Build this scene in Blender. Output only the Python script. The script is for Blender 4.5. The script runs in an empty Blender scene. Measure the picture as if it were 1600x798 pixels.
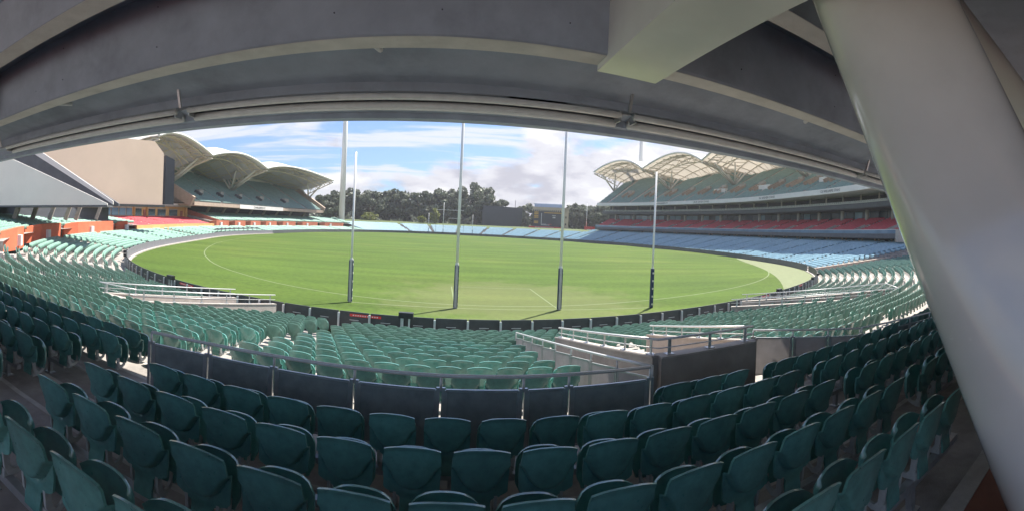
import bpy, math, random
import numpy as np
from mathutils import Vector, Matrix
random.seed(11); rng = np.random.default_rng(11)
S = bpy.context.scene; COL = S.collection
PI = math.pi; R = math.radians

# ------------------------------------------------------------------ camera, sky, sun, exposure
F = 693.6; YC = 353.4; YAW = .16044; ROLL = .04444; EYE = 5.05
cd = bpy.data.cameras.new('camera'); cam = bpy.data.objects.new('camera', cd); COL.objects.link(cam)
cd.type = 'PANO'; cd.panorama_type = 'CENTRAL_CYLINDRICAL'
cd.central_cylindrical_range_u_min = -800 / F; cd.central_cylindrical_range_u_max = 800 / F
cd.central_cylindrical_range_v_min = -(798 - YC) / F; cd.central_cylindrical_range_v_max = YC / F
cd.central_cylindrical_radius = 1.0
cd.clip_start = .05; cd.clip_end = 6000
cam.matrix_world = (Matrix.Translation((0, 0, EYE)) @ Matrix.Rotation(-YAW, 4, 'Z')
                    @ Matrix.Rotation(PI / 2, 4, 'X') @ Matrix.Rotation(ROLL, 4, 'Z'))
S.camera = cam

SUN_AZ, SUN_EL = R(45), R(62)
w = bpy.data.worlds.new('World'); S.world = w; w.use_nodes = True
nt = w.node_tree; nt.nodes.clear()
def N(t, kind, **kw):
    n = t.nodes.new(kind)
    for k, v in kw.items():
        if k.startswith('i_'): n.inputs[k[2:].replace('_', ' ')].default_value = v
        else: setattr(n, k, v)
    return n
def ramp(t, stops, interp='EASE'):
    n = t.nodes.new('ShaderNodeValToRGB'); cr = n.color_ramp; cr.interpolation = interp
    while len(cr.elements) < len(stops): cr.elements.new(.5)
    for e, (p, c) in zip(cr.elements, stops):
        e.position = p; e.color = (c, c, c, 1) if not isinstance(c, (tuple, list)) else (*c, 1)
    return n
L = nt.links.new
out = N(nt, 'ShaderNodeOutputWorld'); bg = N(nt, 'ShaderNodeBackground'); bg.inputs['Strength'].default_value = .064
L(bg.outputs[0], out.inputs[0])
sky = N(nt, 'ShaderNodeTexSky', sky_type='NISHITA', sun_disc=False, sun_elevation=SUN_EL, sun_rotation=SUN_AZ,
        air_density=1.0, dust_density=1.2, ozone_density=1.6)
tc = N(nt, 'ShaderNodeTexCoord'); sep = N(nt, 'ShaderNodeSeparateXYZ'); L(tc.outputs['Generated'], sep.inputs[0])
def M_(t, op, a, b=None, c=None):
    n = N(t, 'ShaderNodeMath', operation=op)
    for i, v in enumerate((a, b, c)):
        if v is None: continue
        if isinstance(v, (int, float)): n.inputs[i].default_value = v
        else: t.links.new(v, n.inputs[i])
    return n.outputs[0]
# clouds on two flat decks seen in perspective: thin streaky cirrus and a cumulus bank
zz = M_(nt, 'MAXIMUM', sep.outputs['Z'], 0.0)
den = M_(nt, 'ADD', zz, .12)
cx = M_(nt, 'DIVIDE', sep.outputs['X'], den); cy = M_(nt, 'DIVIDE', sep.outputs['Y'], den)
cmb = N(nt, 'ShaderNodeCombineXYZ'); L(cx, cmb.inputs[0]); L(cy, cmb.inputs[1])
mp = N(nt, 'ShaderNodeMapping'); mp.inputs['Rotation'].default_value = (0, 0, R(-12)); mp.inputs['Scale'].default_value = (.55, 1.9, 1)
mp.inputs['Location'].default_value = (.3, 1.1, 0)
L(cmb.outputs[0], mp.inputs[0])
n1 = N(nt, 'ShaderNodeTexNoise', i_Scale=1.25, i_Detail=9.0, i_Roughness=.58, i_Distortion=.6); L(mp.outputs[0], n1.inputs[0])
r1 = ramp(nt, [(.45, 0.0), (.58, .80), (.72, 1.0)]); L(n1.outputs[0], r1.inputs[0])
# cumulus: noise in direction space, thicker towards the horizon and to the right (east)
mp2 = N(nt, 'ShaderNodeMapping'); mp2.inputs['Scale'].default_value = (3.4, 3.4, 8.5); mp2.inputs['Location'].default_value = (2.0, .4, .2)
L(tc.outputs['Generated'], mp2.inputs[0])
n2 = N(nt, 'ShaderNodeTexNoise', i_Scale=1.2, i_Detail=10.0, i_Roughness=.56, i_Distortion=.25); L(mp2.outputs[0], n2.inputs[0])
bias = M_(nt, 'MULTIPLY', sep.outputs['X'], .30)
bias2 = M_(nt, 'MULTIPLY', zz, -1.35)
sm = M_(nt, 'ADD', M_(nt, 'ADD', n2.outputs[0], bias), M_(nt, 'ADD', bias2, .215))
r2 = ramp(nt, [(.49, 0.0), (.60, 1.0)]); L(sm, r2.inputs[0])
n3 = N(nt, 'ShaderNodeTexNoise', i_Scale=2.3, i_Detail=6.0, i_Roughness=.55); L(mp2.outputs[0], n3.inputs[0])
r3 = ramp(nt, [(.34, (3.1, 3.1, 3.55)), (.50, (4.3, 4.3, 4.65)), (.62, (5.3, 5.3, 5.4))]); L(n3.outputs[0], r3.inputs[0])
skyx = N(nt, 'ShaderNodeMixRGB', blend_type='MULTIPLY', i_Fac=1.0); skyx.inputs[2].default_value = (.58, .72, .98, 1)
L(sky.outputs[0], skyx.inputs[1])
mixA = N(nt, 'ShaderNodeMixRGB'); L(r1.outputs[0], mixA.inputs[0]); L(skyx.outputs[0], mixA.inputs[1]); mixA.inputs[2].default_value = (4.8, 4.85, 5.2, 1)
mixB = N(nt, 'ShaderNodeMixRGB'); L(r2.outputs[0], mixB.inputs[0]); L(mixA.outputs[0], mixB.inputs[1]); L(r3.outputs[0], mixB.inputs[2])
L(mixB.outputs[0], bg.inputs['Color'])

sd = bpy.data.lights.new('sun', 'SUN'); sd.energy = 3.7; sd.angle = R(.6); sd.color = (1, .95, .86)
sun = bpy.data.objects.new('sun', sd); COL.objects.link(sun)
dv = Vector((math.sin(SUN_AZ) * math.cos(SUN_EL), math.cos(SUN_AZ) * math.cos(SUN_EL), math.sin(SUN_EL)))
sun.rotation_euler = (-dv).to_track_quat('-Z', 'Y').to_euler(); sun.location = (60, 60, 90)
S.view_settings.view_transform = 'Standard'; S.view_settings.look = 'None'
S.view_settings.gamma = 1.0; S.view_settings.exposure = 1.6
S.cycles.max_bounces = 7; S.cycles.diffuse_bounces = 4; S.cycles.glossy_bounces = 3; S.cycles.transparent_max_bounces = 8
S.cycles.use_adaptive_sampling = True; S.cycles.adaptive_threshold = .012
S.cycles.use_denoising = True
S.cycles.sample_clamp_indirect = 6.0

# ------------------------------------------------------------------ materials
MATS = {}
def mat(name, col, rough=.6, metal=0.0, var=.18, scale=3.0, bump=0.0, bscale=40.0, rand=0.0, spec=.5, coat=0.0, trans=0.0, col2=None, stain=0.0, detail=6.0, scuff=0.0):
    if name in MATS: return MATS[name]
    m = bpy.data.materials.new(name); m.use_nodes = True; t = m.node_tree; t.nodes.clear()
    o = N(t, 'ShaderNodeOutputMaterial'); p = N(t, 'ShaderNodeBsdfPrincipled')
    p.inputs['Roughness'].default_value = rough; p.inputs['Metallic'].default_value = metal
    p.inputs['Specular IOR Level'].default_value = spec; p.inputs['Coat Weight'].default_value = coat; p.inputs['Coat Roughness'].default_value = .09
    g = N(t, 'ShaderNodeNewGeometry')
    no = N(t, 'ShaderNodeTexNoise', i_Scale=scale, i_Detail=detail, i_Roughness=.6); t.links.new(g.outputs['Position'], no.inputs[0])
    a = tuple(max(0, c * (1 - var)) for c in col); b = tuple(min(1, c * (1 + var)) for c in (col2 or col))
    rp = ramp(t, [(.3, a), (.7, b)], 'LINEAR'); t.links.new(no.outputs[0], rp.inputs[0]); src = rp.outputs[0]
    if stain:
        n4 = N(t, 'ShaderNodeTexNoise', i_Scale=scale * .35, i_Detail=8.0, i_Roughness=.7); t.links.new(g.outputs['Position'], n4.inputs[0])
        r4 = ramp(t, [(.45, 1.0), (.68, 1 - stain)]); t.links.new(n4.outputs[0], r4.inputs[0])
        mx = N(t, 'ShaderNodeMixRGB', blend_type='MULTIPLY', i_Fac=1.0); t.links.new(src, mx.inputs[1]); t.links.new(r4.outputs[0], mx.inputs[2]); src = mx.outputs[0]
    if scuff:
        n7 = N(t, 'ShaderNodeTexNoise', i_Scale=34.0, i_Detail=5.0, i_Roughness=.7, i_Distortion=1.5); t.links.new(g.outputs['Position'], n7.inputs[0])
        n8 = N(t, 'ShaderNodeTexNoise', i_Scale=2.1, i_Detail=2.0); t.links.new(g.outputs['Position'], n8.inputs[0])
        r7 = ramp(t, [(.60, 0.0), (.70, scuff)]); t.links.new(n7.outputs[0], r7.inputs[0]); r8 = ramp(t, [(.45, .15), (.65, 1.0)]); t.links.new(n8.outputs[0], r8.inputs[0])
        mf = M_(t, 'MULTIPLY', r7.outputs[0], r8.outputs[0]); mz = N(t, 'ShaderNodeMixRGB'); t.links.new(mf, mz.inputs[0]); t.links.new(src, mz.inputs[1]); mz.inputs[2].default_value = (.36, .42, .40, 1); src = mz.outputs[0]
    if rand:
        oi = N(t, 'ShaderNodeObjectInfo'); hs = N(t, 'ShaderNodeHueSaturation')
        v = M_(t, 'MULTIPLY_ADD', oi.outputs['Random'], rand, 1 - rand / 2); t.links.new(v, hs.inputs['Value'])
        t.links.new(src, hs.inputs['Color']); src = hs.outputs[0]
    t.links.new(src, p.inputs['Base Color'])
    n5 = N(t, 'ShaderNodeTexNoise', i_Scale=scale * 2.2, i_Detail=4.0); t.links.new(g.outputs['Position'], n5.inputs[0])
    rr = N(t, 'ShaderNodeMapRange'); rr.inputs['To Min'].default_value = max(.02, rough - .12); rr.inputs['To Max'].default_value = min(1, rough + .12)
    t.links.new(n5.outputs[0], rr.inputs[0]); t.links.new(rr.outputs[0], p.inputs['Roughness'])
    if bump:
        nb = N(t, 'ShaderNodeTexNoise', i_Scale=bscale, i_Detail=4.0); t.links.new(g.outputs['Position'], nb.inputs[0])
        bp = N(t, 'ShaderNodeBump'); bp.inputs['Strength'].default_value = bump; bp.inputs['Distance'].default_value = .01
        t.links.new(nb.outputs[0], bp.inputs['Height']); t.links.new(bp.outputs[0], p.inputs['Normal'])
    last = p.outputs[0]
    if trans:
        tr = N(t, 'ShaderNodeBsdfTranslucent'); t.links.new(src, tr.inputs[0]); mx = N(t, 'ShaderNodeMixShader'); mx.inputs[0].default_value = trans
        t.links.new(last, mx.inputs[1]); t.links.new(tr.outputs[0], mx.inputs[2]); last = mx.outputs[0]
    t.links.new(last, o.inputs[0]); MATS[name] = m; return m

SEAT = mat('seat_plastic', (.130, .345, .305), .32, var=.16, scale=14, rand=.42, bump=.04, bscale=420, spec=.55, coat=.75, stain=.16, scuff=.35, trans=.10)
SEATB = mat('seat_plastic_bowl', (.185, .335, .290), .36, var=.26, scale=2.4, spec=.5, trans=.38)  # same green plastic; veiling glare over the bowl put into a paler colour
SEATW = mat('seat_plastic_sun_pale', (.20, .36, .29), .42, var=.15, scale=1.1, spec=.5)  # western seats: sunlight on their fronts painted in as paler green
SEATE = mat('seat_plastic_sky_glare', (.27, .44, .53), .42, var=.15, scale=1.1, spec=.5)  # green seats; their sky reflection is put into the base colour as blue
SEATU = mat('seat_plastic_upper', (.23, .36, .34), .5, var=.15, scale=.8)  # lightened to stand in for distance haze over the upper tiers
SEATR = mat('seat_plastic_red', (.50, .055, .068), .45, var=.18, scale=.9)
BRK = mat('bracket_grey', (.42, .44, .43), .4, var=.1, scale=20)
STEEL = mat('galvanised_steel', (.50, .51, .52), .38, .75, var=.12, scale=12)
RAIL = mat('brushed_steel', (.68, .68, .67), .42, .35, var=.06, scale=30)
MESHP = mat('dark_mesh_panel', (.23, .265, .26), .42, .05, var=.2, scale=6, bump=.25, bscale=260)
MESHL = mat('pale_mesh_panel', (.50, .48, .48), .5, 0, var=.1, scale=5, bump=.2, bscale=260, trans=.45)
CONC = mat('concrete_terrace', (.34, .31, .285), .85, var=.22, scale=2.4, bump=.3, bscale=60, stain=.35)
CONCN = mat('concrete_nosing', (.50, .465, .43), .8, var=.16, scale=5, bump=.2, bscale=60, stain=.25)
CONCW = mat('concrete_wall', (.33, .305, .275), .8, var=.14, scale=2.0, bump=.2, bscale=35, stain=.2)
CONCL = mat('concrete_pale', (.42, .38, .34), .8, var=.12, scale=2, stain=.2)
BEAM = mat('concrete_beam', (.335, .385, .46), .8, var=.12, scale=1.6, bump=.25, bscale=30, stain=.18)  # grey concrete; the blue tint stands in for lens flare
SOFF = mat('concrete_beam_soffit', (.60, .59, .57), .75, var=.1, scale=2.5, bump=.15, bscale=30, stain=.12)
CEIL = mat('ceiling_concrete', (.335, .385, .46), .85, var=.12, scale=1.2, bump=.2, bscale=25, stain=.2)  # blue cast is painted flare, as on the beams
PAINT = mat('white_paint_steel', (.78, .79, .75), .22, 0, var=.05, scale=1.5, coat=.4, spec=.6)
PAINT2 = mat('white_paint_column', (.76, .77, .74), .22, 0, var=.05, scale=1.2, coat=.9, spec=.6, stain=.10)
PIPEW = mat('white_pipe', (.60, .61, .60), .4, var=.08, scale=6)
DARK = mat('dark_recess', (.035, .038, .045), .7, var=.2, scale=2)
DARKF = mat('dark_fascia', (.10, .105, .12), .6, var=.15, scale=1)
WHITE = mat('white_panel', (.72, .70, .68), .6, var=.06, scale=.6)
BEIGE = mat('beige_cladding', (.56, .43, .35), .7, var=.05, scale=.25)
GREYW = mat('grey_soffit_cladding', (.74, .69, .64), .7, var=.05, scale=.3)
ORANGE = mat('orange_painted_wall', (.72, .17, .085), .7, var=.1, scale=.9)
YELLOW = mat('ochre_render', (.66, .40, .15), .8, var=.12, scale=.7)
BRICK = mat('red_brick_wall', (.36, .12, .075), .85, var=.2, scale=3)
TAN = mat('tan_concrete', (.45, .35, .28), .8, var=.12, scale=1)
MEMB = mat('roof_membrane', (.86, .82, .76), .55, var=.04, scale=.2, trans=.42)
TRUSS = mat('cream_truss_steel', (.62, .56, .48), .5, var=.06, scale=1)
GLASS = mat('dark_window_glass', (.03, .045, .06), .06, 0, var=.2, scale=.4, spec=.9)
GLASSB = mat('blue_window_glass', (.16, .26, .36), .08, 0, var=.2, scale=.3, spec=.9)
FENCE = mat('advertising_board_back', (.05, .055, .058), .55, var=.2, scale=3)
FENCEF = mat('advertising_board_face', (.20, .195, .225), .5, var=.1, scale=1.5)
POSTW = mat('white_post_paint', (.70, .70, .68), .35, var=.06, scale=6)
POSTG = mat('grey_post_paint', (.52, .54, .56), .32, .3, var=.06, scale=6)
PADB = mat('navy_goal_padding', (.02, .035, .10), .5, var=.2, scale=8)
PADG = mat('grey_goal_padding', (.45, .44, .45), .55, var=.12, scale=8)
LINE = mat('white_line_paint', (.15, .19, .085), .9, var=.15, scale=8)
REDS = mat('red_sign', (.70, .045, .04), .5, var=.06, scale=2)
BLACK = mat('black_plastic', (.015, .016, .018), .5, var=.2, scale=5)
LED = mat('dark_screen', (.028, .032, .045), .35, var=.1, scale=.5)
AMBER = mat('amber_figures', (.75, .42, .06), .6, var=.05)
CREAM = mat('cream_masonry', (.46, .38, .28), .8, var=.12, scale=.8)
LETTER = mat('letter_paint', (.06, .06, .07), .6, var=.05)
BROWN = mat('brown_walkway', (.24, .085, .050), .6, var=.25, scale=1.5, bump=.15, bscale=90)
BARK = mat('fig_bark', (.17, .14, .11), .9, var=.3, scale=2, bump=.6, bscale=6)
LEAF = mat('fig_leaves', (.12, .14, .092), .55, var=.55, scale=.35, trans=.25)
LINING = mat('grey_soffit_lining', (.58, .57, .66), .7, var=.06, scale=.5)
LEAFY = mat('yellow_leaves', (.20, .22, .045), .6, var=.4, scale=.8, trans=.3)

def grass_material():
    m = bpy.data.materials.new('oval_turf'); m.use_nodes = True; t = m.node_tree; p = t.nodes['Principled BSDF']
    p.inputs['Roughness'].default_value = .9; p.inputs['Specular IOR Level'].default_value = .15
    g = N(t, 'ShaderNodeNewGeometry')
    n1 = N(t, 'ShaderNodeTexNoise', i_Scale=.045, i_Detail=6.0, i_Roughness=.65); t.links.new(g.outputs['Position'], n1.inputs[0])
    r1 = ramp(t, [(.30, (.053, .092, .016)), (.52, (.069, .112, .018)), (.72, (.098, .128, .027))], 'LINEAR'); t.links.new(n1.outputs[0], r1.inputs[0])
    mpn = N(t, 'ShaderNodeMapping'); mpn.inputs['Rotation'].default_value = (0, 0, R(4)); mpn.inputs['Scale'].default_value = (.12, 1.0, 1)
    t.links.new(g.outputs['Position'], mpn.inputs[0])
    n2 = N(t, 'ShaderNodeTexNoise', i_Scale=.30, i_Detail=3.0); t.links.new(mpn.outputs[0], n2.inputs[0])
    r2 = ramp(t, [(.38, .86), (.62, 1.12)], 'LINEAR'); t.links.new(n2.outputs[0], r2.inputs[0])
    mx = N(t, 'ShaderNodeMixRGB', blend_type='MULTIPLY', i_Fac=1.0); t.links.new(r1.outputs[0], mx.inputs[1]); t.links.new(r2.outputs[0], mx.inputs[2])
    n3 = N(t, 'ShaderNodeTexNoise', i_Scale=2.2, i_Detail=8.0, i_Roughness=.75); t.links.new(g.outputs['Position'], n3.inputs[0])
    r3 = ramp(t, [(.30, .70), (.70, 1.28)], 'LINEAR'); t.links.new(n3.outputs[0], r3.inputs[0])
    mx2 = N(t, 'ShaderNodeMixRGB', blend_type='MULTIPLY', i_Fac=1.0); t.links.new(mx.outputs[0], mx2.inputs[1]); t.links.new(r3.outputs[0], mx2.inputs[2])
    # worn, straw-coloured patch in the goal square
    vd = N(t, 'ShaderNodeVectorMath', operation='DISTANCE'); vd.inputs[1].default_value = (5.5, 30.5, 0); t.links.new(g.outputs['Position'], vd.inputs[0])
    n6 = N(t, 'ShaderNodeTexNoise', i_Scale=.5, i_Detail=6.0); t.links.new(g.outputs['Position'], n6.inputs[0])
    wd = M_(t, 'SUBTRACT', M_(t, 'DIVIDE', vd.outputs['Value'], 12.0), M_(t, 'MULTIPLY', n6.outputs[0], .9))
    rw = ramp(t, [(.0, .45), (.45, 0.0)]); t.links.new(wd, rw.inputs[0])
    mx3 = N(t, 'ShaderNodeMixRGB'); t.links.new(rw.outputs[0], mx3.inputs[0]); t.links.new(mx2.outputs[0], mx3.inputs[1]); mx3.inputs[2].default_value = (.145, .150, .070, 1)
    t.links.new(mx3.outputs[0], p.inputs['Base Color'])
    nb = N(t, 'ShaderNodeTexNoise', i_Scale=9, i_Detail=5.0); t.links.new(g.outputs['Position'], nb.inputs[0])
    bp = N(t, 'ShaderNodeBump'); bp.inputs['Strength'].default_value = .5; bp.inputs['Distance'].default_value = .05
    t.links.new(nb.outputs[0], bp.inputs['Height']); t.links.new(bp.outputs[0], p.inputs['Normal'])
    return m
TURF = grass_material()
GROUND = mat('ground_earth', (.16, .17, .10), .95, var=.3, scale=.1)
HILL = mat('hill_grass', (.075, .105, .030), .95, var=.3, scale=.4, bump=.4, bscale=4)
APRON = mat('synthetic_apron', (.15, .175, .085), .9, var=.12, scale=1.2)
PLAZA = mat('pale_paving', (.50, .48, .45), .85, var=.1, scale=.8)
PAVE = mat('paving_grey', (.32, .31, .30), .9, var=.15, scale=.7)

# ------------------------------------------------------------------ mesh helpers
class MB:
    def __init__(s): s.v = []; s.f = []
    def add(s, vs, fs):
        o = len(s.v); s.v += [tuple(map(float, p)) for p in vs]; s.f += [tuple(i + o for i in f) for f in fs]; return s
    def hexa(s, p):          # 8 points: bottom ring 0-3, top ring 4-7
        return s.add(p, [(3, 2, 1, 0), (4, 5, 6, 7), (0, 1, 5, 4), (1, 2, 6, 5), (2, 3, 7, 6), (3, 0, 4, 7)])
    def box(s, c, d, rz=0.0):
        hx, hy, hz = d[0] / 2, d[1] / 2, d[2] / 2; ca, sa = math.cos(rz), math.sin(rz); p = []
        for z in (-hz, hz):
            for x, y in ((-hx, -hy), (hx, -hy), (hx, hy), (-hx, hy)): p.append((c[0] + x * ca - y * sa, c[1] + x * sa + y * ca, c[2] + z))
        return s.hexa(p)
    def bar(s, a, b, wd, ht, up=(0, 0, 1)):   # rectangular bar between two points
        a = Vector(a); b = Vector(b); d = (b - a).normalized(); r = d.cross(Vector(up))
        if r.length < 1e-4: r = d.cross(Vector((0, 1, 0)))
        r.normalize(); u = r.cross(d).normalized(); r *= wd / 2; u *= ht / 2
        return s.hexa([a - r - u, a + r - u, b + r - u, b - r - u, a - r + u, a + r + u, b + r + u, b - r + u])
    def tube(s, pts, rad, n=8, cap=True):
        pts = [Vector(p) for p in pts]; m = len(pts); rads = rad if isinstance(rad, (list, tuple)) else [rad] * m
        vs = []
        for i, p in enumerate(pts):
            d = (pts[min(i + 1, m - 1)] - pts[max(i - 1, 0)]).normalized()
            ref = Vector((0, 0, 1)) if abs(d.z) < .95 else Vector((0, 1, 0))
            r = d.cross(ref).normalized(); u = r.cross(d)
            for k in range(n): a = 2 * PI * k / n; vs.append(p + (r * math.cos(a) + u * math.sin(a)) * rads[i])
        fs = [(i * n + k, i * n + (k + 1) % n, (i + 1) * n + (k + 1) % n, (i + 1) * n + k) for i in range(m - 1) for k in range(n)]
        if cap: fs += [tuple(range(n - 1, -1, -1)), tuple((m - 1) * n + k for k in range(n))]
        return s.add(vs, fs)
    def loft(s, rings, cap=True, closed=True):    # rings of equal length
        n = len(rings[0]); vs = [p for r in rings for p in r]
        kk = n if closed else n - 1
        fs = [(i * n + k, i * n + (k + 1) % n, (i + 1) * n + (k + 1) % n, (i + 1) * n + k) for i in range(len(rings) - 1) for k in range(kk)]
        if cap and closed: fs += [tuple(range(n - 1, -1, -1)), tuple((len(rings) - 1) * n + k for k in range(n))]
        return s.add(vs, fs)
    def mesh(s, name, m, smooth=False):
        me = bpy.data.meshes.new(name); me.from_pydata(s.v, [], s.f); me.update()
        if m: me.materials.append(m)
        if smooth: me.polygons.foreach_set('use_smooth', [True] * len(me.polygons))
        return me
    def build(s, name, m, parent=None, smooth=False, **tags):
        if parent is not None:
            l = parent.matrix_world.translation if parent.parent is None else parent['_o']
            lx = Vector(l); s.v = [(p[0] - lx[0], p[1] - lx[1], p[2] - lx[2]) for p in s.v]
        me = s.mesh(name, m, smooth); o = bpy.data.objects.new(name, me); COL.objects.link(o)
        if parent is not None: o.parent = parent
        tag(o, **tags); return o

def tag(o, label=None, cat=None, group=None, kind=None):
    if label: o['label'] = label
    if cat: o['category'] = cat
    if group: o['group'] = group
    if kind: o['kind'] = kind
    return o
def thing(name, label, cat, loc=(0, 0, 0), group=None):
    o = bpy.data.objects.new(name, None); COL.objects.link(o); o.location = loc; o.empty_display_size = .2
    o.matrix_world = Matrix.Translation(loc); return tag(o, label, cat, group)
def part(mb, name, m, root, smooth=False, **k):      # part built in world coordinates under an unrotated Empty
    return mb.build(name, m, root, smooth, **k)
def sub(mb, name, m, pt, root, smooth=False, **k):   # sub-part built in world coordinates under a part of root
    l = root.location; mb.v = [(p[0] - l[0], p[1] - l[1], p[2] - l[2]) for p in mb.v]
    me = mb.mesh(name, m, smooth); o = bpy.data.objects.new(name, me); COL.objects.link(o); o.parent = pt; tag(o, **k); return o
def shade_smooth_by_angle(o, ang=35):
    me = o.data; me.polygons.foreach_set('use_smooth', [True] * len(me.polygons)); me.set_sharp_from_angle(angle=R(ang))

# ------------------------------------------------------------------ the oval: fence curve and offsets
FC = [71.327, 0.494, 0.431, 16.049, 0.016, -0.062, -1.509, 2.151, 0.045, -0.118, -1.08, -0.004, -0.258, -0.413, -0.546]
CX, CY = 8.0, 109.0
def frad(p): return FC[0] + sum(FC[2 * k - 1] * np.cos(k * p) + FC[2 * k] * np.sin(k * p) for k in range(1, 8))
PH = np.radians(np.arange(-200, 200.001, .25)); _r = frad(PH)
FX = CX + _r * np.sin(PH); FY = CY - _r * np.cos(PH)
_tx, _ty = np.gradient(FX), np.gradient(FY); _n = np.hypot(_tx, _ty); NX, NY = _ty / _n, -_tx / _n   # outward normals
def P2(phd, s):
    p = np.radians(phd); i = (np.degrees(p) + 200) / .25
    idx = np.arange(len(PH)); f = lambda a: np.interp(i, idx, a)
    return f(FX) + f(NX) * s, f(FY) + f(NY) * s
def P3(phd, s, z): x, y = P2(phd, s); return (float(x), float(y), z)
def nrm(phd):
    i = (phd + 200) / .25; idx = np.arange(len(PH)); a, b = np.interp(i, idx, NX), np.interp(i, idx, NY); h = math.hypot(a, b); return a / h, b / h
def sweep(mb, prof, p0, p1, step=2.0, cap=True):
    n = max(2, int(abs(p1 - p0) / step) + 1); phs = np.linspace(p0, p1, n)
    rings = [[P3(ph, s, z) for s, z in prof] for ph in phs]
    return mb.loft(rings, cap)
def arc(p0, p1, s, step=.25):    # dense offset polyline with arc length
    phs = np.arange(p0, p1 + 1e-6, step); x, y = P2(phs, s); d = np.concatenate([[0], np.cumsum(np.hypot(np.diff(x), np.diff(y)))])
    return phs, x, y, d
def along(p0, p1, s, pitch, start=0.0):
    phs, x, y, d = arc(p0, p1, s); t = np.arange(start + pitch / 2, d[-1], pitch); return np.interp(t, d, phs)

# ------------------------------------------------------------------ the setting
mb = MB(); mb.add([(-3000, -3000, -.6), (3000, -3000, -.6), (3000, 3000, -.6), (-3000, 3000, -.6)], [(0, 1, 2, 3)]); mb.build('ground', GROUND, kind='structure')
phs = np.arange(-180, 180, 1.0)
mb = MB(); x, y = P2(phs, .15); mb.add([(a, b, 0) for a, b in zip(x, y)], [tuple(range(len(x)))]); mb.build('oval_grass', TURF, kind='structure')
# synthetic apron between the turf and the fence at the east end of the goal
mb = MB(); ps = np.linspace(12, 62, 60); wd = 6.4 * np.sin(np.clip((ps - 12) / 50, 0, 1) * PI) ** .8 + .02
vs = [];
for p_, w_ in zip(ps, wd): vs += [P3(p_, .1, .004), P3(p_, -w_, .004)]
mb.add(vs, [(2 * i, 2 * i + 1, 2 * i + 3, 2 * i + 2) for i in range(59)]); mb.build('apron_path', APRON, kind='structure')
def ground_strip(name, pts, wd, m, z=.008, label=None, **k):
    mb = MB(); pts = [Vector((p[0], p[1], z)) for p in pts]; vs = []
    for i, p in enumerate(pts):
        d = (pts[min(i + 1, len(pts) - 1)] - pts[max(i - 1, 0)]).normalized(); q = Vector((-d.y, d.x, 0)) * wd / 2; vs += [p + q, p - q]
    mb.add(vs, [(2 * i, 2 * i + 1, 2 * i + 3, 2 * i + 2) for i in range(len(pts) - 1)])
    return mb.build(name, m, kind='structure')
GX, GY0, GY1 = 4.28, 26.6, 193.6
# boundary line, goal line, goal square, fifty metre arcs
bl = []
for p_ in np.arange(-172, 172, 2.0):
    a = abs(p_); inset = 5.0 if a > 24 else 5.0 + (7.4 - 5.0) * (1 - a / 24)
    inset = 8.0 if 14 < -p_ < 36 else inset
    bl.append(P2(p_, -inset))
k_ = np.ones(15) / 15; bx = np.convolve([float(b[0]) for b in bl], k_, 'valid'); by = np.convolve([float(b[1]) for b in bl], k_, 'valid')
ground_strip('boundary_line', list(zip(bx, by)), .14, LINE)
for gy, s_ in ((GY0, 1), (GY1, -1)):
    ground_strip('goal_line', [(GX - 9.6, gy), (GX + 9.6, gy)], .13, LINE)
    ground_strip('goal_square_line', [(GX - 3.2, gy + .07 * s_), (GX - 3.2, gy + 9 * s_), ], .10, LINE)
    ground_strip('goal_square_line', [(GX + 3.2, gy + .07 * s_), (GX + 3.2, gy + 9 * s_), ], .10, LINE)
    ground_strip('goal_square_line', [(GX - 3.25, gy + 9 * s_), (GX + 3.25, gy + 9 * s_)], .12, LINE, .012)

mb = MB(); mb.add([(-90, -120, -.55), (110, -120, -.55), (110, -6, -.55), (-90, -6, -.55)], [(0, 1, 2, 3)]); mb.build('plaza_bounce_paving', PLAZA, kind='structure')  # unseen pale paving, added to bounce sunlight onto the seat backs and ceiling
# ---- terraces (stepped concrete)
def trz(j): return 2.44 - (.147 if j > 0 else .13) * j           # tread height of near row j
def rs(j): return 14.95 - .82 * j           # offset of near row j from the fence
def steps(mb, nos, p0, p1, rows, step=1.0, base=-.5, nosing=True):
    """rows: list of (s_front, s_back, z) from front to back; risers between; nosing strips in a second mesh"""
    n = max(2, int((p1 - p0) / step) + 1); phs = np.linspace(p0, p1, n)
    prof = []
    for i, (sf, sb, z) in enumerate(rows): prof += [(sf, z), (sb, z)]
    V = [[P3(ph, s, z) for s, z in prof] for ph in phs]; m = len(prof)
    vs = [p for r in V for p in r]
    mb.add(vs, [(i * m + k, (i + 1) * m + k, (i + 1) * m + k + 1, i * m + k + 1) for i in range(n - 1) for k in range(m - 1)])
    for e, ring in ((0, V[0]), (1, V[-1])):     # end walls
        for k in range(m - 1):
            a, b = ring[k], ring[k + 1]
            if a[:2] == b[:2]: continue
            q = [(a[0], a[1], base), (b[0], b[1], base), b, a]; mb.add(q, [(0, 1, 2, 3)] if e else [(3, 2, 1, 0)])
    if nos is not None:
        for sf, sb, z in rows:
            vs = []
            for ph in phs: vs += [P3(ph, sf - .004, z - .03), P3(ph, sf - .004, z + .004), P3(ph, sf + .07, z + .004)]
            nos.add(vs, [(3 * i + k, 3 * (i + 1) + k, 3 * (i + 1) + k + 1, 3 * i + k + 1) for i in range(n - 1) for k in range(2)])
mb = MB(); nos = MB()
rows = [(0.05, rs(17) - .70, -.16)] + [(rs(j) - .70, rs(j) + .12, trz(j)) for j in range(17, -4, -1)]
steps(mb, nos, -20, 31, rows); mb.build('near_terrace', CONC, kind='structure'); nos.build('near_terrace_nosing', CONCN, kind='structure')
ZC = trz(-3) + .06                        # concourse level behind the last row
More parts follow.
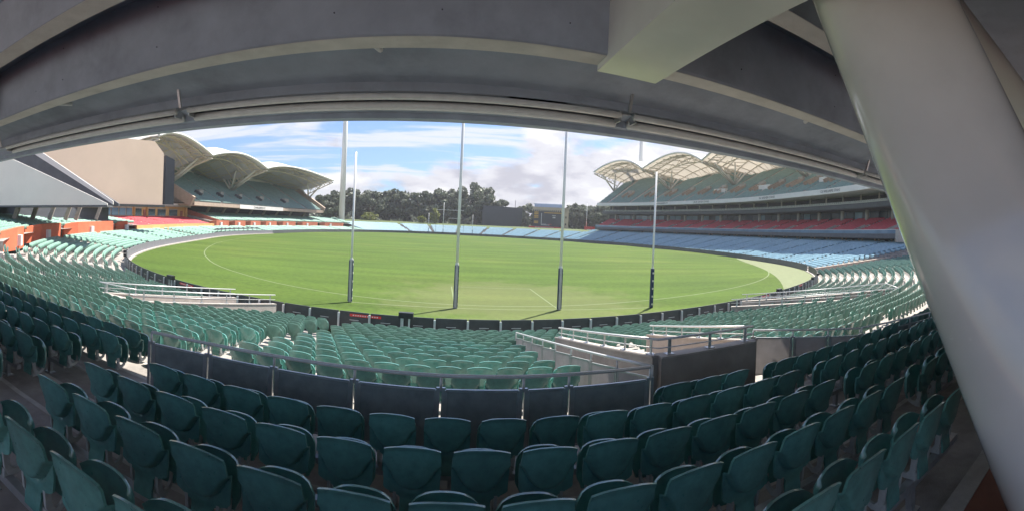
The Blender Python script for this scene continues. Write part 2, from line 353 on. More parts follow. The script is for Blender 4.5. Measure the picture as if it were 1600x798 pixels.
mb = MB(); sweep(mb, [(rs(-3) + .12, ZC), (rs(-3) + 14, ZC), (rs(-3) + 14, -.5), (rs(-3) + .12, -.5)], -20, 31, 1.0); mb.build('concourse_walkway', BROWN, kind='structure')
mb = MB(); nos = MB(); sweep(nos, [(rs(-3) + .10, ZC - .02), (rs(-3) + .27, ZC - .02), (rs(-3) + .27, ZC + .01), (rs(-3) + .10, ZC + .01)], -20, 31, 1.0); nos.build('walkway_kerb', CONCN, kind='structure')
def side_rows(n, s0, z0, slope, pitch=.82): return [(s0 + i * pitch, s0 + (i + 1) * pitch, z0 + slope * pitch * i) for i in range(n)]
mb = MB(); steps(mb, None, -152, -20, [(0.05, .6, .05)] + side_rows(11, .6, .12, .13), 1.5); mb.build('west_lower_terrace', CONC, kind='structure')
mb = MB(); steps(mb, None, -152, -85, side_rows(13, 10.2, 2.9, .19), 1.5); steps(mb, None, -51, -20, side_rows(18, 10.2, 2.5, .13), 1.5); mb.build('west_upper_terrace', CONC, kind='structure')
mb = MB(); steps(mb, None, 31, 146, [(0.05, .6, .05)] + side_rows(23, .6, .15, .24), 1.5); mb.build('east_terrace', CONC, kind='structure')
mb = MB(); steps(mb, None, 146, 200, [(0.05, .6, .05)] + side_rows(20, .6, .15, .21), 2); steps(mb, None, -162, -152, [(0.05, .6, .05)] + side_rows(20, .6, .15, .21), 2); mb.build('north_terrace', CONC, kind='structure')
mb = MB()     # grass hill behind the northern seats
prof = [(17.0, 3.2), (20, 4.15), (26, 4.6), (36, 4.9), (60, 4.9), (90, 2.0), (90, -.6), (17.0, -.6)]
sweep(mb, prof, 128, 200, 2); sweep(mb, prof, -162, -146, 2); mb.build('grass_hill', HILL, kind='structure')

# ------------------------------------------------------------------ boundary fence
fence = thing('boundary_fence', 'low boundary fence of dark advertising boards with pale posts round the oval', 'fence', P3(-5, 0, 0))
pitch = 1.42
ph_near = along(-26, 34, 0, pitch)
for i in range(len(ph_near) - 1):
    a, b = ph_near[i], ph_near[i + 1]; mb = MB()
    p, q = np.array(P3(a, 0, 0)), np.array(P3(b, 0, 0)); d = (q - p) / np.linalg.norm(q - p); p = p + d * .03; q = q - d * .03
    nx, ny = nrm((a + b) / 2); t = .05
    mb.hexa([(p[0], p[1], .04), (q[0], q[1], .04), (q[0] - nx * t, q[1] - ny * t, .04), (p[0] - nx * t, p[1] - ny * t, .04),
             (p[0], p[1], .98), (q[0], q[1], .98), (q[0] - nx * t, q[1] - ny * t, .98), (p[0] - nx * t, p[1] - ny * t, .98)])
    part(mb, 'board', FENCE, fence)
    mb = MB(); c = P3(a, .05, .45); mb.box((c[0], c[1], .45), (.09, .09, .92), math.atan2(ny, nx)); part(mb, 'post', POSTG, fence)
    if i % 1 == 0:      # small pale latch plate on each board
        m_ = (np.array(P3(a, .012, .5)) + np.array(P3(b, .012, .5))) / 2; mb = MB(); mb.box((m_[0], m_[1], .62), (.02, .42, .03), math.atan2(ny, nx)); part(mb, 'latch_bar', BRK, fence)
mb = MB()
sweep(mb, [(.0, .04), (.0, 1.0), (-.06, 1.0), (-.06, .04)], 34, 334, 1.0) if False else None
sweep(mb, [(.0, .04), (.0, 1.0), (-.06, 1.0), (-.06, .04)], 34, 180, 1.0); sweep(mb, [(.0, .04), (.0, 1.0), (-.06, 1.0), (-.06, .04)], -180, -100, 1.0)
part(mb, 'far_board_run', DARKF, fence, kind='stuff')
mb = MB(); sweep(mb, [(.0, .04), (.0, 1.0), (-.06, 1.0), (-.06, .04)], -100, -26, 1.0); part(mb, 'grey_board_run', FENCEF, fence, kind='stuff')
mb = MB()
for ph in along(34, 190, 0, 2.8): c = P3(ph, .06, 0); mb.box((c[0], c[1], .55), (.12, .12, 1.12), R(ph))
for ph in along(-170, -26, 0, 2.8): c = P3(ph, .06, 0); mb.box((c[0], c[1], .55), (.12, .12, 1.12), R(ph))
part(mb, 'far_post_run', DARKF, fence, kind='stuff')
mb = MB(); sweep(mb, [(-.07, .0), (-.07, .14), (-.42, .14), (-.42, .0)], -100, -14, 1.0); sweep(mb, [(-.07, .0), (-.07, .1), (-.3, .1), (-.3, .0)], -14, 34, 1.0); part(mb, 'kerb', CONCL, fence)
for ph, m in ((-7.05, REDS), (8.9, REDS), (14.6, REDS), (-14.2, REDS)):     # red strips on the boards
    p, q = P3(ph - .45, .012, 0), P3(ph + .45, .012, 0); mb = MB(); mb.bar((p[0], p[1], .84), (q[0], q[1], .84), .02, .11); part(mb, 'red_strip', m, fence)
    mb = MB()
    for t in np.linspace(.12, .88, 11):
        x_, y_ = p[0] + (q[0] - p[0]) * t, p[1] + (q[1] - p[1]) * t; nx, ny = nrm(ph); mb.box((x_ + nx * .012, y_ + ny * .012, .84), (.012, .055, .045), math.atan2(ny, nx))
    part(mb, 'lettering', WHITE, fence, kind='stuff')
SPK = ('between the western goal posts', 'behind the navy padded goal post', 'beside the left stairwell', 'beside the right stairwell', 'just before the left fence bend', 'on the left fence bend', 'past the right stairwell')
for i, ph in enumerate((-5.9, 10.3, -15.2, 17.9, -23.5, -25.6, 21.5)):
    c = P3(ph, .16, 0); nx, ny = nrm(ph); t = thing('fence_speaker', f'small black speaker on top of the boundary fence {SPK[i]}', 'speaker', c, 'black boxes on the boundary fence')
    mb = MB(); mb.box((c[0], c[1], 1.07), (.26, .62, .24), math.atan2(ny, nx)); part(mb, 'cabinet', BLACK, t)
    for o_ in (-.14, .14): mb = MB(); mb.box((c[0] - ny * o_, c[1] + nx * o_, .5), (.07, .07, 1.0), math.atan2(ny, nx)); part(mb, 'post', POSTG, t)

# ------------------------------------------------------------------ overhead: the upper tier we stand under
def ysag(y0, k, xc): return lambda x: y0 + k * (x - xc) ** 2
yF = ysag(7.50, .0062, 1.5); yB = ysag(5.57, .0068, 2.0)
XS = np.concatenate([np.linspace(-30, -8, 12), np.linspace(-7, 9, 17), np.linspace(10, 28, 10)])
def xsweep(mb, fn, prof, x0=None, x1=None, cap=True):        # sweep a (dy, z) profile along a curved line y = fn(x)
    xs = [x for x in XS if (x0 is None or x > x0) and (x1 is None or x < x1)]
    if x0 is not None: xs = [x0] + xs
    if x1 is not None: xs = xs + [x1]
    return mb.loft([[(x, fn(x) + dy, z) for dy, z in prof] for x in xs], cap)
ut = thing('upper_tier', 'grey concrete underside of the upper tier hanging over the near seats', 'grandstand', (0, 5.5, 8.4))
mb = MB(); xsweep(mb, yB, [(.0, 8.6), (.0, 7.27), (-.02, 7.25), (-.36, 7.25), (-.38, 7.27), (-.38, 8.6)]); part(mb, 'edge_beam', BEAM, ut)
mb = MB(); xsweep(mb, yB, [(-.006, 7.247), (-.355, 7.247), (-.355, 7.243), (-.006, 7.243)]); part(mb, 'beam_soffit', SOFF, ut)
mb = MB(); xsweep(mb, yB, [(-1.25, 8.9), (-1.25, 7.90), (-1.64, 7.90), (-1.64, 8.9)]); part(mb, 'rear_beam', BEAM, ut)
mb = MB(); xsweep(mb, yB, [(-1.255, 7.897), (-1.635, 7.897), (-1.635, 7.893), (-1.255, 7.893)]); part(mb, 'beam_soffit', SOFF, ut)
mb = MB(); xsweep(mb, yB, [(-1.25, 8.45), (-.36, 8.40), (-.36, 8.7), (-1.25, 8.7)]); part(mb, 'ceiling_panel', CEIL, ut)
mb = MB(); xsweep(mb, yB, [(-9.2, 9.0), (-1.62, 8.8), (-1.62, 9.1), (-9.2, 9.3)]); part(mb, 'ceiling_panel', CEIL, ut)  # rear edge cut short so open sky lights the seat backs
mb = MB(); xsweep(mb, yB, [(-.02, 7.86), (1.78, 7.24), (1.78, 7.75), (-.02, 8.5)]); part(mb, 'sloping_soffit', CEIL, ut)
for x_ in np.arange(-14, 12, 1.27):
    for z_ in (7.55, 8.15):
        mb = MB(); mb.tube([(x_ + .3 * math.sin(x_ * 7), yB(x_) - .375, z_), (x_ + .3 * math.sin(x_ * 7), yB(x_) - .386, z_)], .009, 8); part(mb, 'tie_hole', DARK, ut)
# front edge: stepped fascia lip
mb = MB(); xsweep(mb, yF, [(.0, 6.80), (.22, 6.80), (.34, 6.9), (.34, 8.1), (.18, 8.1), (.18, 7.5), (-.34, 7.5), (-.34, 7.12), (-.10, 7.05), (-.10, 6.92), (.0, 6.90)]); part(mb, 'fascia_lip', BEAM, ut)
mb = MB(); xsweep(mb, yF, [(-.30, 7.10), (-.34, 7.10), (-.34, 7.16), (-.30, 7.16)]); part(mb, 'cable_tray', STEEL, ut)
for x0, x1 in ((-12.3, -5.05), (-4.75, 2.95), (3.2, 10.5), (10.7, 18)):
    for dy, z, r_ in ((-.17, 6.965, .075), (-.44, 7.045, .055)):
        mb = MB(); xs = np.linspace(x0, x1, 9); mb.tube([(x, yF(x) + dy, z) for x in xs], r_, 8); part(mb, 'blind_tube', PIPEW, ut, smooth=True)
    for xb in (x0 + .02, x1 - .02):
        mb = MB(); mb.box((xb, yF(xb) - .28, 7.03), (.03, .36, .18)); part(mb, 'tube_bracket', STEEL, ut)
for x_ in (-12.6, -4.9, 3.08, 10.6):
    mb = MB(); mb.bar((x_, yF(x_) - .50, 7.10), (x_, yF(x_) - .62, 7.50), .05, .05); part(mb, 'hanger', STEEL, ut)
for x_, dx in ((-1.2, .22), (-8.3, .5), (6.3, .5), (11.2, .5)):
    y0 = yB(x_); mb = MB(); mb.tube([(x_, y0 - .01, 7.50), (x_ + dx, y0 + .75, 7.52)], .045, 8); part(mb, 'sprinkler_pipe', PIPEW, ut, smooth=True)
mb = MB(); xsweep(mb, yB, [(-9.6, 9.35), (-9.6, 8.5), (-9.2, 8.5), (-9.2, 9.35)]); part(mb, 'back_beam', BEAM, ut)
# white steel girder that carries the edge beam
gd = thing('box_girder', 'glossy pale steel box girder running back from the concrete edge beam', 'girder', (2.4, 2, 7.2))
mb = MB(); mb.add([(1.95, 5.56, 7.16), (2.84, 5.60, 7.16), (2.97, 5.58, 7.27), (2.97, 5.58, 8.6), (1.95, 5.56, 8.6),
                   (1.90, -3.6, 7.16), (2.74, -3.6, 7.16), (2.88, -3.6, 7.27), (2.88, -3.6, 8.75), (1.90, -3.6, 8.75)],
                  [(0, 1, 6, 5), (1, 2, 7, 6), (2, 3, 8, 7), (4, 0, 5, 9), (4, 3, 2, 1, 0), (5, 6, 7, 8, 9)]); part(mb, 'girder_box', PAINT, gd)
# leaning tapered columns (elliptical section)
def leaning(name, label, a, b, ra, rb, rot, m):
    a = Vector(a); b = Vector(b); t = thing(name, label, 'column', a); mb = MB(); rings = []
    for i in range(25):
        f = i / 24; c = a.lerp(b, f); wx, wy = (ra[0] + (rb[0] - ra[0]) * f, ra[1] + (rb[1] - ra[1]) * f); ring = []
        for k in range(64):
            q = 2 * PI * k / 64; e = .72      # rounded-rectangle section
            cx_ = math.copysign(abs(math.cos(q)) ** e, math.cos(q)) * wx; sy_ = math.copysign(abs(math.sin(q)) ** e, math.sin(q)) * wy
            ring.append((c.x + cx_ * math.cos(rot) - sy_ * math.sin(rot), c.y + cx_ * math.sin(rot) + sy_ * math.cos(rot), c.z))
        rings.append(ring)
    mb.loft(rings); part(mb, 'shaft', m, t, smooth=True)
    mb = MB(); mb.tube([a, a + (b - a).normalized() * .05], [max(ra) * 1.12] * 2, 32); part(mb, 'base_plate', STEEL, t); return t
leaning('leaning_column', 'huge smooth pale steel column leaning out towards the field', (3.79, .21, ZC), (3.47, 3.04, 8.8), (.84, .46), (.66, .46), R(-58), PAINT2)
leaning('rear_column', 'glossy steel column leaning back behind the huge pale column', (6.8, -1.27, ZC), (5.22, 3.15, 9.0), (.32, .32), (.32, .32), R(20), PAINT)

mb = MB(); mb.box((8.6, -4.2, 5.9), (.3, 11.0, 6.0), R(8)); mb.build('concourse_dark_wall', mat('dark_brown_render', (.07, .055, .05), .8, var=.2, scale=2), label='dark wall added beside the walkway to shade the leaning column', cat='wall')  # added wall; keeps the far side of the column dark
mb = MB(); mb.box((6.3, -3.4, 5.9), (7.2, .3, 6.0), R(-6)); mb.build('light_block_wall', mat('brown_render', (.10, .06, .045), .7, var=.2, scale=2), label='unseen brown wall added across the walkway to block sky behind the right seats', cat='wall')  # unseen wall put in to block rear sky from column and right seats
hs = thing('hanging_sign', 'black sign panel with white marks hung under the concrete beams', 'sign', (-9.6, 5.75, 7.3))
mb = MB(); mb.box((-9.62, 5.72, 7.78), (.5, .10, .95), R(30)); part(mb, 'panel', BLACK, hs)
mb = MB(); mb.box((-9.57, 5.645, 7.85), (.22, .02, .05), R(30)); part(mb, 'white_mark', WHITE, hs); mb = MB(); mb.box((-9.57, 5.645, 7.55), (.16, .02, .14), R(30)); part(mb, 'white_mark', WHITE, hs)
# ------------------------------------------------------------------ seats
def grid_shell(fn, nu, nv, thick):
    """closed shell from fn(a in -1..1, h in 0..1) -> (x, y, z); thick along +y"""
    vs = []; fs = []
    for side in (0, 1):
        for j in range(nv + 1):
            for i in range(nu + 1):
                x_, y_, z_ = fn(-1 + 2 * i / nu, j / nv); vs.append((x_, y_ + (thick if side else 0), z_))
    n = (nu + 1) * (nv + 1); w_ = nu + 1
    for j in range(nv):
        for i in range(nu):
            a = j * w_ + i; fs.append((a, a + 1, a + w_ + 1, a + w_)); b = a + n; fs.append((b, b + w_, b + w_ + 1, b + 1))
    rim = [i for i in range(w_)] + [j * w_ + nu for j in range(1, nv + 1)] + [nv * w_ + i for i in range(nu - 1, -1, -1)] + [j * w_ for j in range(nv - 1, 0, -1)]
    for k in range(len(rim)): a, b = rim[k], rim[(k + 1) % len(rim)]; fs.append((b, a, a + n, b + n))
    return vs, fs
def sst(e0, e1, x): t = min(1, max(0, (x - e0) / (e1 - e0))); return t * t * (3 - 2 * t)
def back_fn(a, v, ridge=True):
    h = .25 + .60 * v
    hw = .086 + (.214 - .086) * sst(.40, .475, h); hw *= 1 - .045 * sst(.70, .86, h) + .02 * sst(.5, .6, h)
    x = a * hw; top = .042 * abs(x / .22) ** 2.4 * sst(.6, 1, v)
    h2 = h - top
    y = -.19 * max(0, h - .36) + .034 * (x / .22) ** 2 * sst(.38, .6, h) - .016 * sst(.40, .30, h)
    if ridge:
        xr = .190 + .075 * sst(.60, .80, h)
        e = math.sqrt((x / xr) ** 2 + (min(0, h - .74) / .255) ** 2)
        y -= .042 * sst(1.03, .955, e); y += .016 * math.exp(-((e - 1.07) / .045) ** 2) * sst(.74, .62, h)
    y -= .014 * sst(.93, 1.0, v)     # rolled top lip
    return x, y, h2
def pan_fn(a, v):
    # tipped-up pan: broad rounded top, narrower hinge end
    x = a * (.216 - .012 * v ** 8) * (.80 + .20 * sst(0, .30, v)); z = .31 + .405 * v - .050 * abs(a) ** 3.2 * sst(.35, 1, v) + .03 * abs(a) ** 3 * (1 - v) ** 2
    y = .175 + .030 * (1 - a * a) * sst(0, .5, v) - .030 * v - .030 * sst(.86, 1.0, v) - .022 * sst(.85, 1, abs(a)) - .02 * (1 - v) ** 2
    return x, y, z
b_v, b_f = grid_shell(back_fn, 30, 40, .018); p_v, p_f = grid_shell(pan_fn, 14, 12, .022)
def me_of(name, vs, fs, m, ang=40):
    mb = MB(); mb.add(vs, fs); me = mb.mesh(name, m, True); me.set_sharp_from_angle(angle=R(ang)); return me
ME_B = me_of('backrest', b_v, b_f, SEAT, 50); ME_P = me_of('seat_pan', p_v, p_f, SEAT, 50)
def bracket(sx):
    mb = MB(); x0 = sx * .125
    rings = [[(x0 + d_, y_, z_) for d_, y_, z_ in ((-.012, q[0], q[1]), (.012, q[0], q[1]), (.012, q[0] + q[2], q[1] + q[3]), (-.012, q[0] + q[2], q[1] + q[3]))]
             for q in ((-.015, .44, .05, .0), (.0, .33, .05, .0), (.035, .265, .045, .035), (.10, .255, .02, .05), (.165, .29, -.01, .05), (.190, .37, -.03, .035))]
    mb.loft(rings); return mb.mesh('bracket', BRK, False)
ME_AL, ME_AR = bracket(-1), bracket(1)
mb = MB(); mb.box((0, .045, .27), (.24, .075, .07)); ME_M = mb.mesh('mount', BRK)

CAMP = Vector((0, 0, EYE))
def keep_near(x, y, j):
    if j in (1, 2) and -4.5 < x < 2.75: return False
    if -4.5 < x < -3.45: return False                                   # aisle left of the balustrade
    if 2.30 < x < 6.35 and 5.45 < y < 13.6: return False                # stair and stairwell
    if x > 4.42 and x < 5.0 and y < 5.6: return False                   # aisle to the right
    if j == 2 and x > 2.3 and x < 22: return False                      # walkway along the right balustrade
    if 2.3 < x < 7.9 and 5.45 < y < 6.9 + (6.0 - x) * .64: return False
    if y > 11.9:                                                        # left and right stairwells
        f = (y - 12.2) / 7.0
        if -12.1 + 2.6 * f < x < -9.6 + 2.7 * f: return False
    if x > 12:
        f = (x - 15.1) / (21.7 - 15.1)
        if 0 <= f <= 1.25:
            yl = 20.2 + (13.6 - 20.2) * f
            if yl - .2 < y < yl + 2.0: return False
    for k, xa in enumerate((-15.5, -27, 13.0, 27.5, 42, 55)):
        if abs(x - xa - (.22 if xa > 0 else -.22) * (4 - y) * (xa / 30)) < .5: return False
    return True
spots = []
for j in range(-3, 18):
    phs_ = along(-19.6, 30.6, rs(j), .516, (.0 if j % 2 else .26))
    for ph in phs_:
        x_, y_ = P2(ph, rs(j)); x_, y_ = float(x_), float(y_)
        if y_ < .2 and abs(x_) < 1.2: continue
        if keep_near(x_, y_, j):
            nx, ny = nrm(ph); spots.append((x_ - nx * .13, y_ - ny * .13, trz(j), math.atan2(ny, nx) + PI / 2, j))
def seen(x, y, z):
    az = math.atan2(x, y) - YAW; return -1.19 < az < 1.19 and (EYE - z - .8) / max(.1, math.hypot(x, y)) < .70
vis = sorted([s for s in spots if seen(*s[:3])], key=lambda s: math.hypot(s[0], s[1]))
NEAR = vis[:300]; near_set = set((s[0], s[1]) for s in NEAR)
ORD = {-3: 'fourth', -2: 'third', -1: 'second', 0: 'first'}
ONES = 'zeroth first second third fourth fifth sixth seventh eighth ninth tenth eleventh twelfth thirteenth fourteenth fifteenth sixteenth seventeenth eighteenth nineteenth'.split()
def nth(n):
    if n < 20: return ONES[n]
    t = {2: 'twent', 3: 'thirt', 4: 'fort', 5: 'fift', 6: 'sixt', 7: 'sevent', 8: 'eight', 9: 'ninet'}[n // 10 % 10]
    return t + 'ieth' if n % 10 == 0 else t + 'y-' + ONES[n % 10]
def block(x, y, j):
    if x < -4.4: return 'L'
    if j <= 0 and x < 4.5: return 'C'
    if j <= 1 and x < 4.5: return 'S'
    if j <= 1: return 'R'
    return 'F' if x < 2.4 or y > 13.4 else 'B'
rank = {}
for s_ in sorted(spots, key=lambda s: s[0]):
    rank.setdefault((block(s_[0], s_[1], s_[4]), s_[4]), []).append((s_[0], s_[1]))
for x_, y_, z_, rz, j in NEAR:
    bk = block(x_, y_, j); lst = rank[(bk, j)]; k = lst.index((x_, y_)) + 1
    if bk == 'L': lab = f'green tip-up seat, {nth(len(lst) - k + 1)} left of the stair aisle, {nth(18 - j)} row up from the fence'; g = 'seats left of the stair aisle'
    elif bk == 'C': lab = f'dark green tip-up seat, {nth(k)} from the stair aisle, {ORD[j]} row behind the curved balustrade'; g = 'seats behind the curved balustrade'
    elif bk == 'S': lab = f'dark green tip-up seat against the concrete stairwell wall, {nth(k)} from the curved balustrade'; g = 'seats against the stairwell wall'
    elif bk == 'R': lab = f'dark green tip-up seat, {nth(k)} from the aisle, {nth(2 - j)} row behind the right balustrade'; g = 'seats behind the right balustrade'
    elif bk == 'F': lab = f'green tip-up seat, {nth(k)} from the stair aisle, {nth(j - 2)} row below the curved balustrade'; g = 'seats below the curved balustrade'
    else: lab = f'green tip-up seat, {nth(k)} from the stairwell, {nth(j - 2)} row below the pale balustrade'; g = 'seats beyond the stairwell'
    o = bpy.data.objects.new('stadium_seat', None); COL.objects.link(o); o.location = (x_, y_, z_)
    o.rotation_euler = (0, 0, rz + random.uniform(-.025, .025)); o.empty_display_size = .1; tag(o, lab, 'seat', g)
    for nm, me, dx in (('backrest', ME_B, 0), ('seat_pan', ME_P, random.uniform(-.35, .2)), ('bracket', ME_AL, 0), ('bracket', ME_AR, 0), ('mount', ME_M, 0)):
        c = bpy.data.objects.new(nm, me); COL.objects.link(c); c.parent = o
        if nm == 'seat_pan':
            c.location = (0, random.uniform(0, .012), 0); c.rotation_euler = (dx * .2, 0, 0)
# joined seats: one mesh per block
def quads_of(vs, fs): return np.array(vs), np.array([f if len(f) == 4 else (*f, f[-1]) for f in fs])
def low_seat(nu, nv, pan=True):
    v1, f1 = grid_shell(lambda a, v: back_fn(a, v, nu > 8), nu, nv, .02)
    if pan:
        v2, f2 = grid_shell(pan_fn, max(2, nu // 2), max(2, nv // 2), .025); o = len(v1); v1 = v1 + v2; f1 = f1 + [tuple(i + o for i in f) for f in f2]
    return quads_of(v1, f1)
def box_seat():
    mb = MB()
    mb.hexa([(-.16, .0, .40), (.16, .0, .40), (.16, .03, .40), (-.16, .03, .40), (-.22, -.05, .60), (.22, -.05, .60), (.22, -.02, .60), (-.22, -.02, .60)])
    mb.hexa([(-.22, -.05, .60), (.22, -.05, .60), (.22, -.02, .60), (-.22, -.02, .60), (-.215, -.10, .85), (.215, -.10, .85), (.215, -.075, .85), (-.215, -.075, .85)])
    mb.hexa([(-.20, .12, .38), (.20, .12, .38), (.20, .16, .38), (-.20, .16, .38), (-.20, .06, .80), (.20, .06, .80), (.20, .09, .80), (-.20, .09, .80)])
    mb.f = [f for k, f in enumerate(mb.f) if k not in (1, 6)]
    return quads_of(mb.v, mb.f)
def batch(name, base, T, m, label, cat='seats', smooth=False, parent=None):
    V, Q = base; T = np.array(T); n = len(T); c, s = np.cos(T[:, 3]), np.sin(T[:, 3])
    X = T[:, 0:1] + V[None, :, 0] * c[:, None] - V[None, :, 1] * s[:, None]; Y = T[:, 1:2] + V[None, :, 0] * s[:, None] + V[None, :, 1] * c[:, None]; Z = T[:, 2:3] + V[None, :, 2]
    co = np.stack([X, Y, Z], -1).reshape(-1, 3).astype(np.float32); idx = (Q[None] + (np.arange(n) * len(V))[:, None, None]).reshape(-1).astype(np.int32)
    me = bpy.data.meshes.new(name); me.vertices.add(len(co)); me.vertices.foreach_set('co', co.ravel()); npoly = len(idx) // 4
    me.loops.add(len(idx)); me.loops.foreach_set('vertex_index', idx); me.polygons.add(npoly); me.polygons.foreach_set('loop_start', np.arange(npoly, dtype=np.int32) * 4)
    me.update(calc_edges=True); me.validate(); me.materials.append(m)
    if smooth: me.polygons.foreach_set('use_smooth', [True] * len(me.polygons)); me.set_sharp_from_angle(angle=R(45))
    o = bpy.data.objects.new(name, me); COL.objects.link(o); tag(o, label, cat, kind='stuff'); return o
rest = [s for s in spots if (s[0], s[1]) not in near_set]
mid = [(s[0], s[1], s[2], s[3] + rng.uniform(-.04, .04)) for s in rest if math.hypot(s[0], s[1]) < 24]
far = [(s[0], s[1], s[2], s[3] + rng.uniform(-.04, .04)) for s in rest if math.hypot(s[0], s[1]) >= 24]
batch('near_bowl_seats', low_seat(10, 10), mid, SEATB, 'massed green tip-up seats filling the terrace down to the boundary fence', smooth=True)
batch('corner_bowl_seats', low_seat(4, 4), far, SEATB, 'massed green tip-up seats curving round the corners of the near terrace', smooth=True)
# seat beams: one long steel beam per near row, on short posts
for j in range(-3, 1):
    for xa, xb, nm in ((-9, -4.55, 'left of the stair aisle'), (-3.4, 4.4, 'behind the mesh balustrade'), (5.05, 12, 'beside the leaning column')):
        phs_, xx, yy, dd = arc(-19, 20, rs(j) - .175); sel = [(float(a), float(b)) for a, b in zip(xx, yy) if xa < a < xb]
        if len(sel) < 3: continue
        t = thing('seat_beam', f'grey steel beam carrying the {ORD[j]} seat row {nm}', 'beam', (sel[0][0], sel[0][1], trz(j)), 'steel beams under the seat rows')
        mb = MB(); mb.loft([[(p[0], p[1] - .035, trz(j) + .19), (p[0], p[1] + .035, trz(j) + .19), (p[0], p[1] + .035, trz(j) + .25), (p[0], p[1] - .035, trz(j) + .25)] for p in sel]); part(mb, 'beam', STEEL, t)
        for q in np.arange(xa + .5, xb, 1.55):
            yq = np.interp(q, [p[0] for p in sel], [p[1] for p in sel]); mb = MB(); mb.box((q, yq, trz(j) + .10), (.06, .06, .19)); mb.box((q, yq, trz(j) + .008), (.14, .12, .016)); part(mb, 'post', STEEL, t)

def seat_rows(region, rows, pitch, aisles):
    T = []
    for s, z in rows:
        for ph in along(region[0], region[1], s, pitch):
            if any(abs(ph - a) < wa for a, wa in aisles): continue
            x_, y_ = P2(ph, s); nx, ny = nrm(ph); T.append((float(x_), float(y_), z, math.atan2(ny, nx) + PI / 2))
    return T
BX = box_seat()
ais = lambda a, b, st, wd: [(x, wd) for x in np.arange(a, b, st)]
T = seat_rows((-152, -20.4), [(.6 + .82 * i + .7, .12 + .13 * .82 * i) for i in range(10)], .53, ais(-150, -20, 7.5, .42) + [(-57, 1.3), (-98, 1.2)])
batch('west_lower_seats', BX, T, SEATW, 'pale green seats along the western fence in front of the orange walls')
T = seat_rows((-152, -88), [(10.2 + .82 * i + .7, 2.9 + .19 * .82 * i) for i in range(12)], .53, ais(-150, -85, 7.5, .4)) + \
    seat_rows((-50, -20.4), [(10.2 + .82 * i + .7, 2.5 + .13 * .82 * i) for i in range(18)], .53, ais(-50, -20, 7.5, .4))
batch('west_upper_seats', BX, T, SEATW, 'pale green seats rising behind the orange walls')
T = seat_rows((31.6, 146), [(.6 + .82 * i + .7, .15 + .24 * .82 * i) for i in range(22)], .53, ais(33, 146, 7.4, .36))
batch('east_lower_seats', BX, T, SEATE, 'green seats coloured light blue for sky glare along the eastern fence below the red tier')
T = seat_rows((146, 199), [(.6 + .82 * i + .7, .15 + .21 * .82 * i) for i in range(19)], .53, ais(148, 199, 6.5, .4)) + seat_rows((-161, -152), [(.6 + .82 * i + .7, .15 + .21 * .82 * i) for i in range(19)], .53, [])
batch('north_seats', BX, T, SEATE, 'green seats coloured light blue for sky glare in the low terrace below the grass hill')

# ------------------------------------------------------------------ balustrades
def balustrade(name, label, pts, zr, panel_m, ph=.66, zb=None, rail_r=.021, dbl=True, group=None):
    """pts: plan points of the posts; zr: rail heights at each; panel below each bay"""
    t = thing(name, label, 'balustrade', (pts[0][0], pts[0][1], zr[0] - .9), group)
    mb = MB(); mb.tube([(p[0], p[1], z) for p, z in zip(pts, zr)], rail_r, 10); part(mb, 'handrail', RAIL, t, smooth=True)
    for i, (p, z) in enumerate(zip(pts, zr)):
        zz_ = z - .92 if zb is None else zb[i]
        d = Vector((pts[min(i + 1, len(pts) - 1)][0] - pts[max(i - 1, 0)][0], pts[min(i + 1, len(pts) - 1)][1] - pts[max(i - 1, 0)][1], 0)).normalized()
        for o_ in ((-.03, .03) if dbl else (0,)):
            mb = MB(); mb.box((p[0] + d.x * o_, p[1] + d.y * o_, (zz_ + z - .13) / 2), (.04, .035, z - .13 - zz_), math.atan2(d.y, d.x)); part(mb, 'post', STEEL, t)
        mb = MB(); mb.tube([(p[0], p[1], z - .17), (p[0], p[1], z - .01)], .016, 8); part(mb, 'rail_stem', RAIL, t, smooth=True)
    for i in range(len(pts) - 1):
        a, b = pts[i], pts[i + 1]; za, zb_ = zr[i] - .16, zr[i + 1] - .16
        d = Vector((b[0] - a[0], b[1] - a[1], 0)); l = d.length; d.normalize(); q = Vector((-d.y, d.x, 0)) * .008
        A = Vector((a[0], a[1], 0)) + d * .06; B = Vector((b[0], b[1], 0)) - d * .06
        P = [A - q, B - q, B + q, A + q]; zs = (za, zb_, zb_, za)
        mb = MB(); mb.hexa([(p.x, p.y, z - ph) for p, z in zip(P, zs)] + [(p.x, p.y, z) for p, z in zip(P, zs)]); pn = part(mb, 'mesh_panel', panel_m, t)
        mb = MB()
        for u0, u1 in (((A.x, A.y, za), (B.x, B.y, zb_)), ((A.x, A.y, za - ph), (B.x, B.y, zb_ - ph)), ((A.x, A.y, za), (A.x, A.y, za - ph)), ((B.x, B.y, zb_), (B.x, B.y, zb_ - ph))):
            mb.bar(u0, u1, .026, .026)
        sub(mb, 'panel_frame', STEEL, pn, t)
    return t
pts = [(-3.73, 4.98), (-2.82, 5.01), (-1.90, 5.00), (-.90, 4.96), (.08, 4.92), (1.01, 4.92), (1.55, 4.94), (2.62, 4.97)]
balustrade('curved_balustrade', 'curved balustrade of dark mesh panels with a steel handrail in front of the nearest seats', pts, [3.36] * 8, MESHP)
ys = np.linspace(4.99, 13.5, 9); pts = [(2.66 - .2 * (y_ - 5) / 8.5, float(y_)) for y_ in ys]
balustrade('stair_balustrade', 'sloping steel handrail with grey mesh panels running down beside the stairs', pts, [3.36 - .185 * (y_ - 4.97) for y_ in ys], MESHL, ph=.62, dbl=False)
pts = [(5.98, 6.92), (6.68, 6.47), (7.32, 6.05), (7.94, 5.66)]
balustrade('pale_balustrade', 'pale mesh balustrade panels beside the concrete stairwell wall', pts, [3.14] * 4, MESHL, ph=.74)
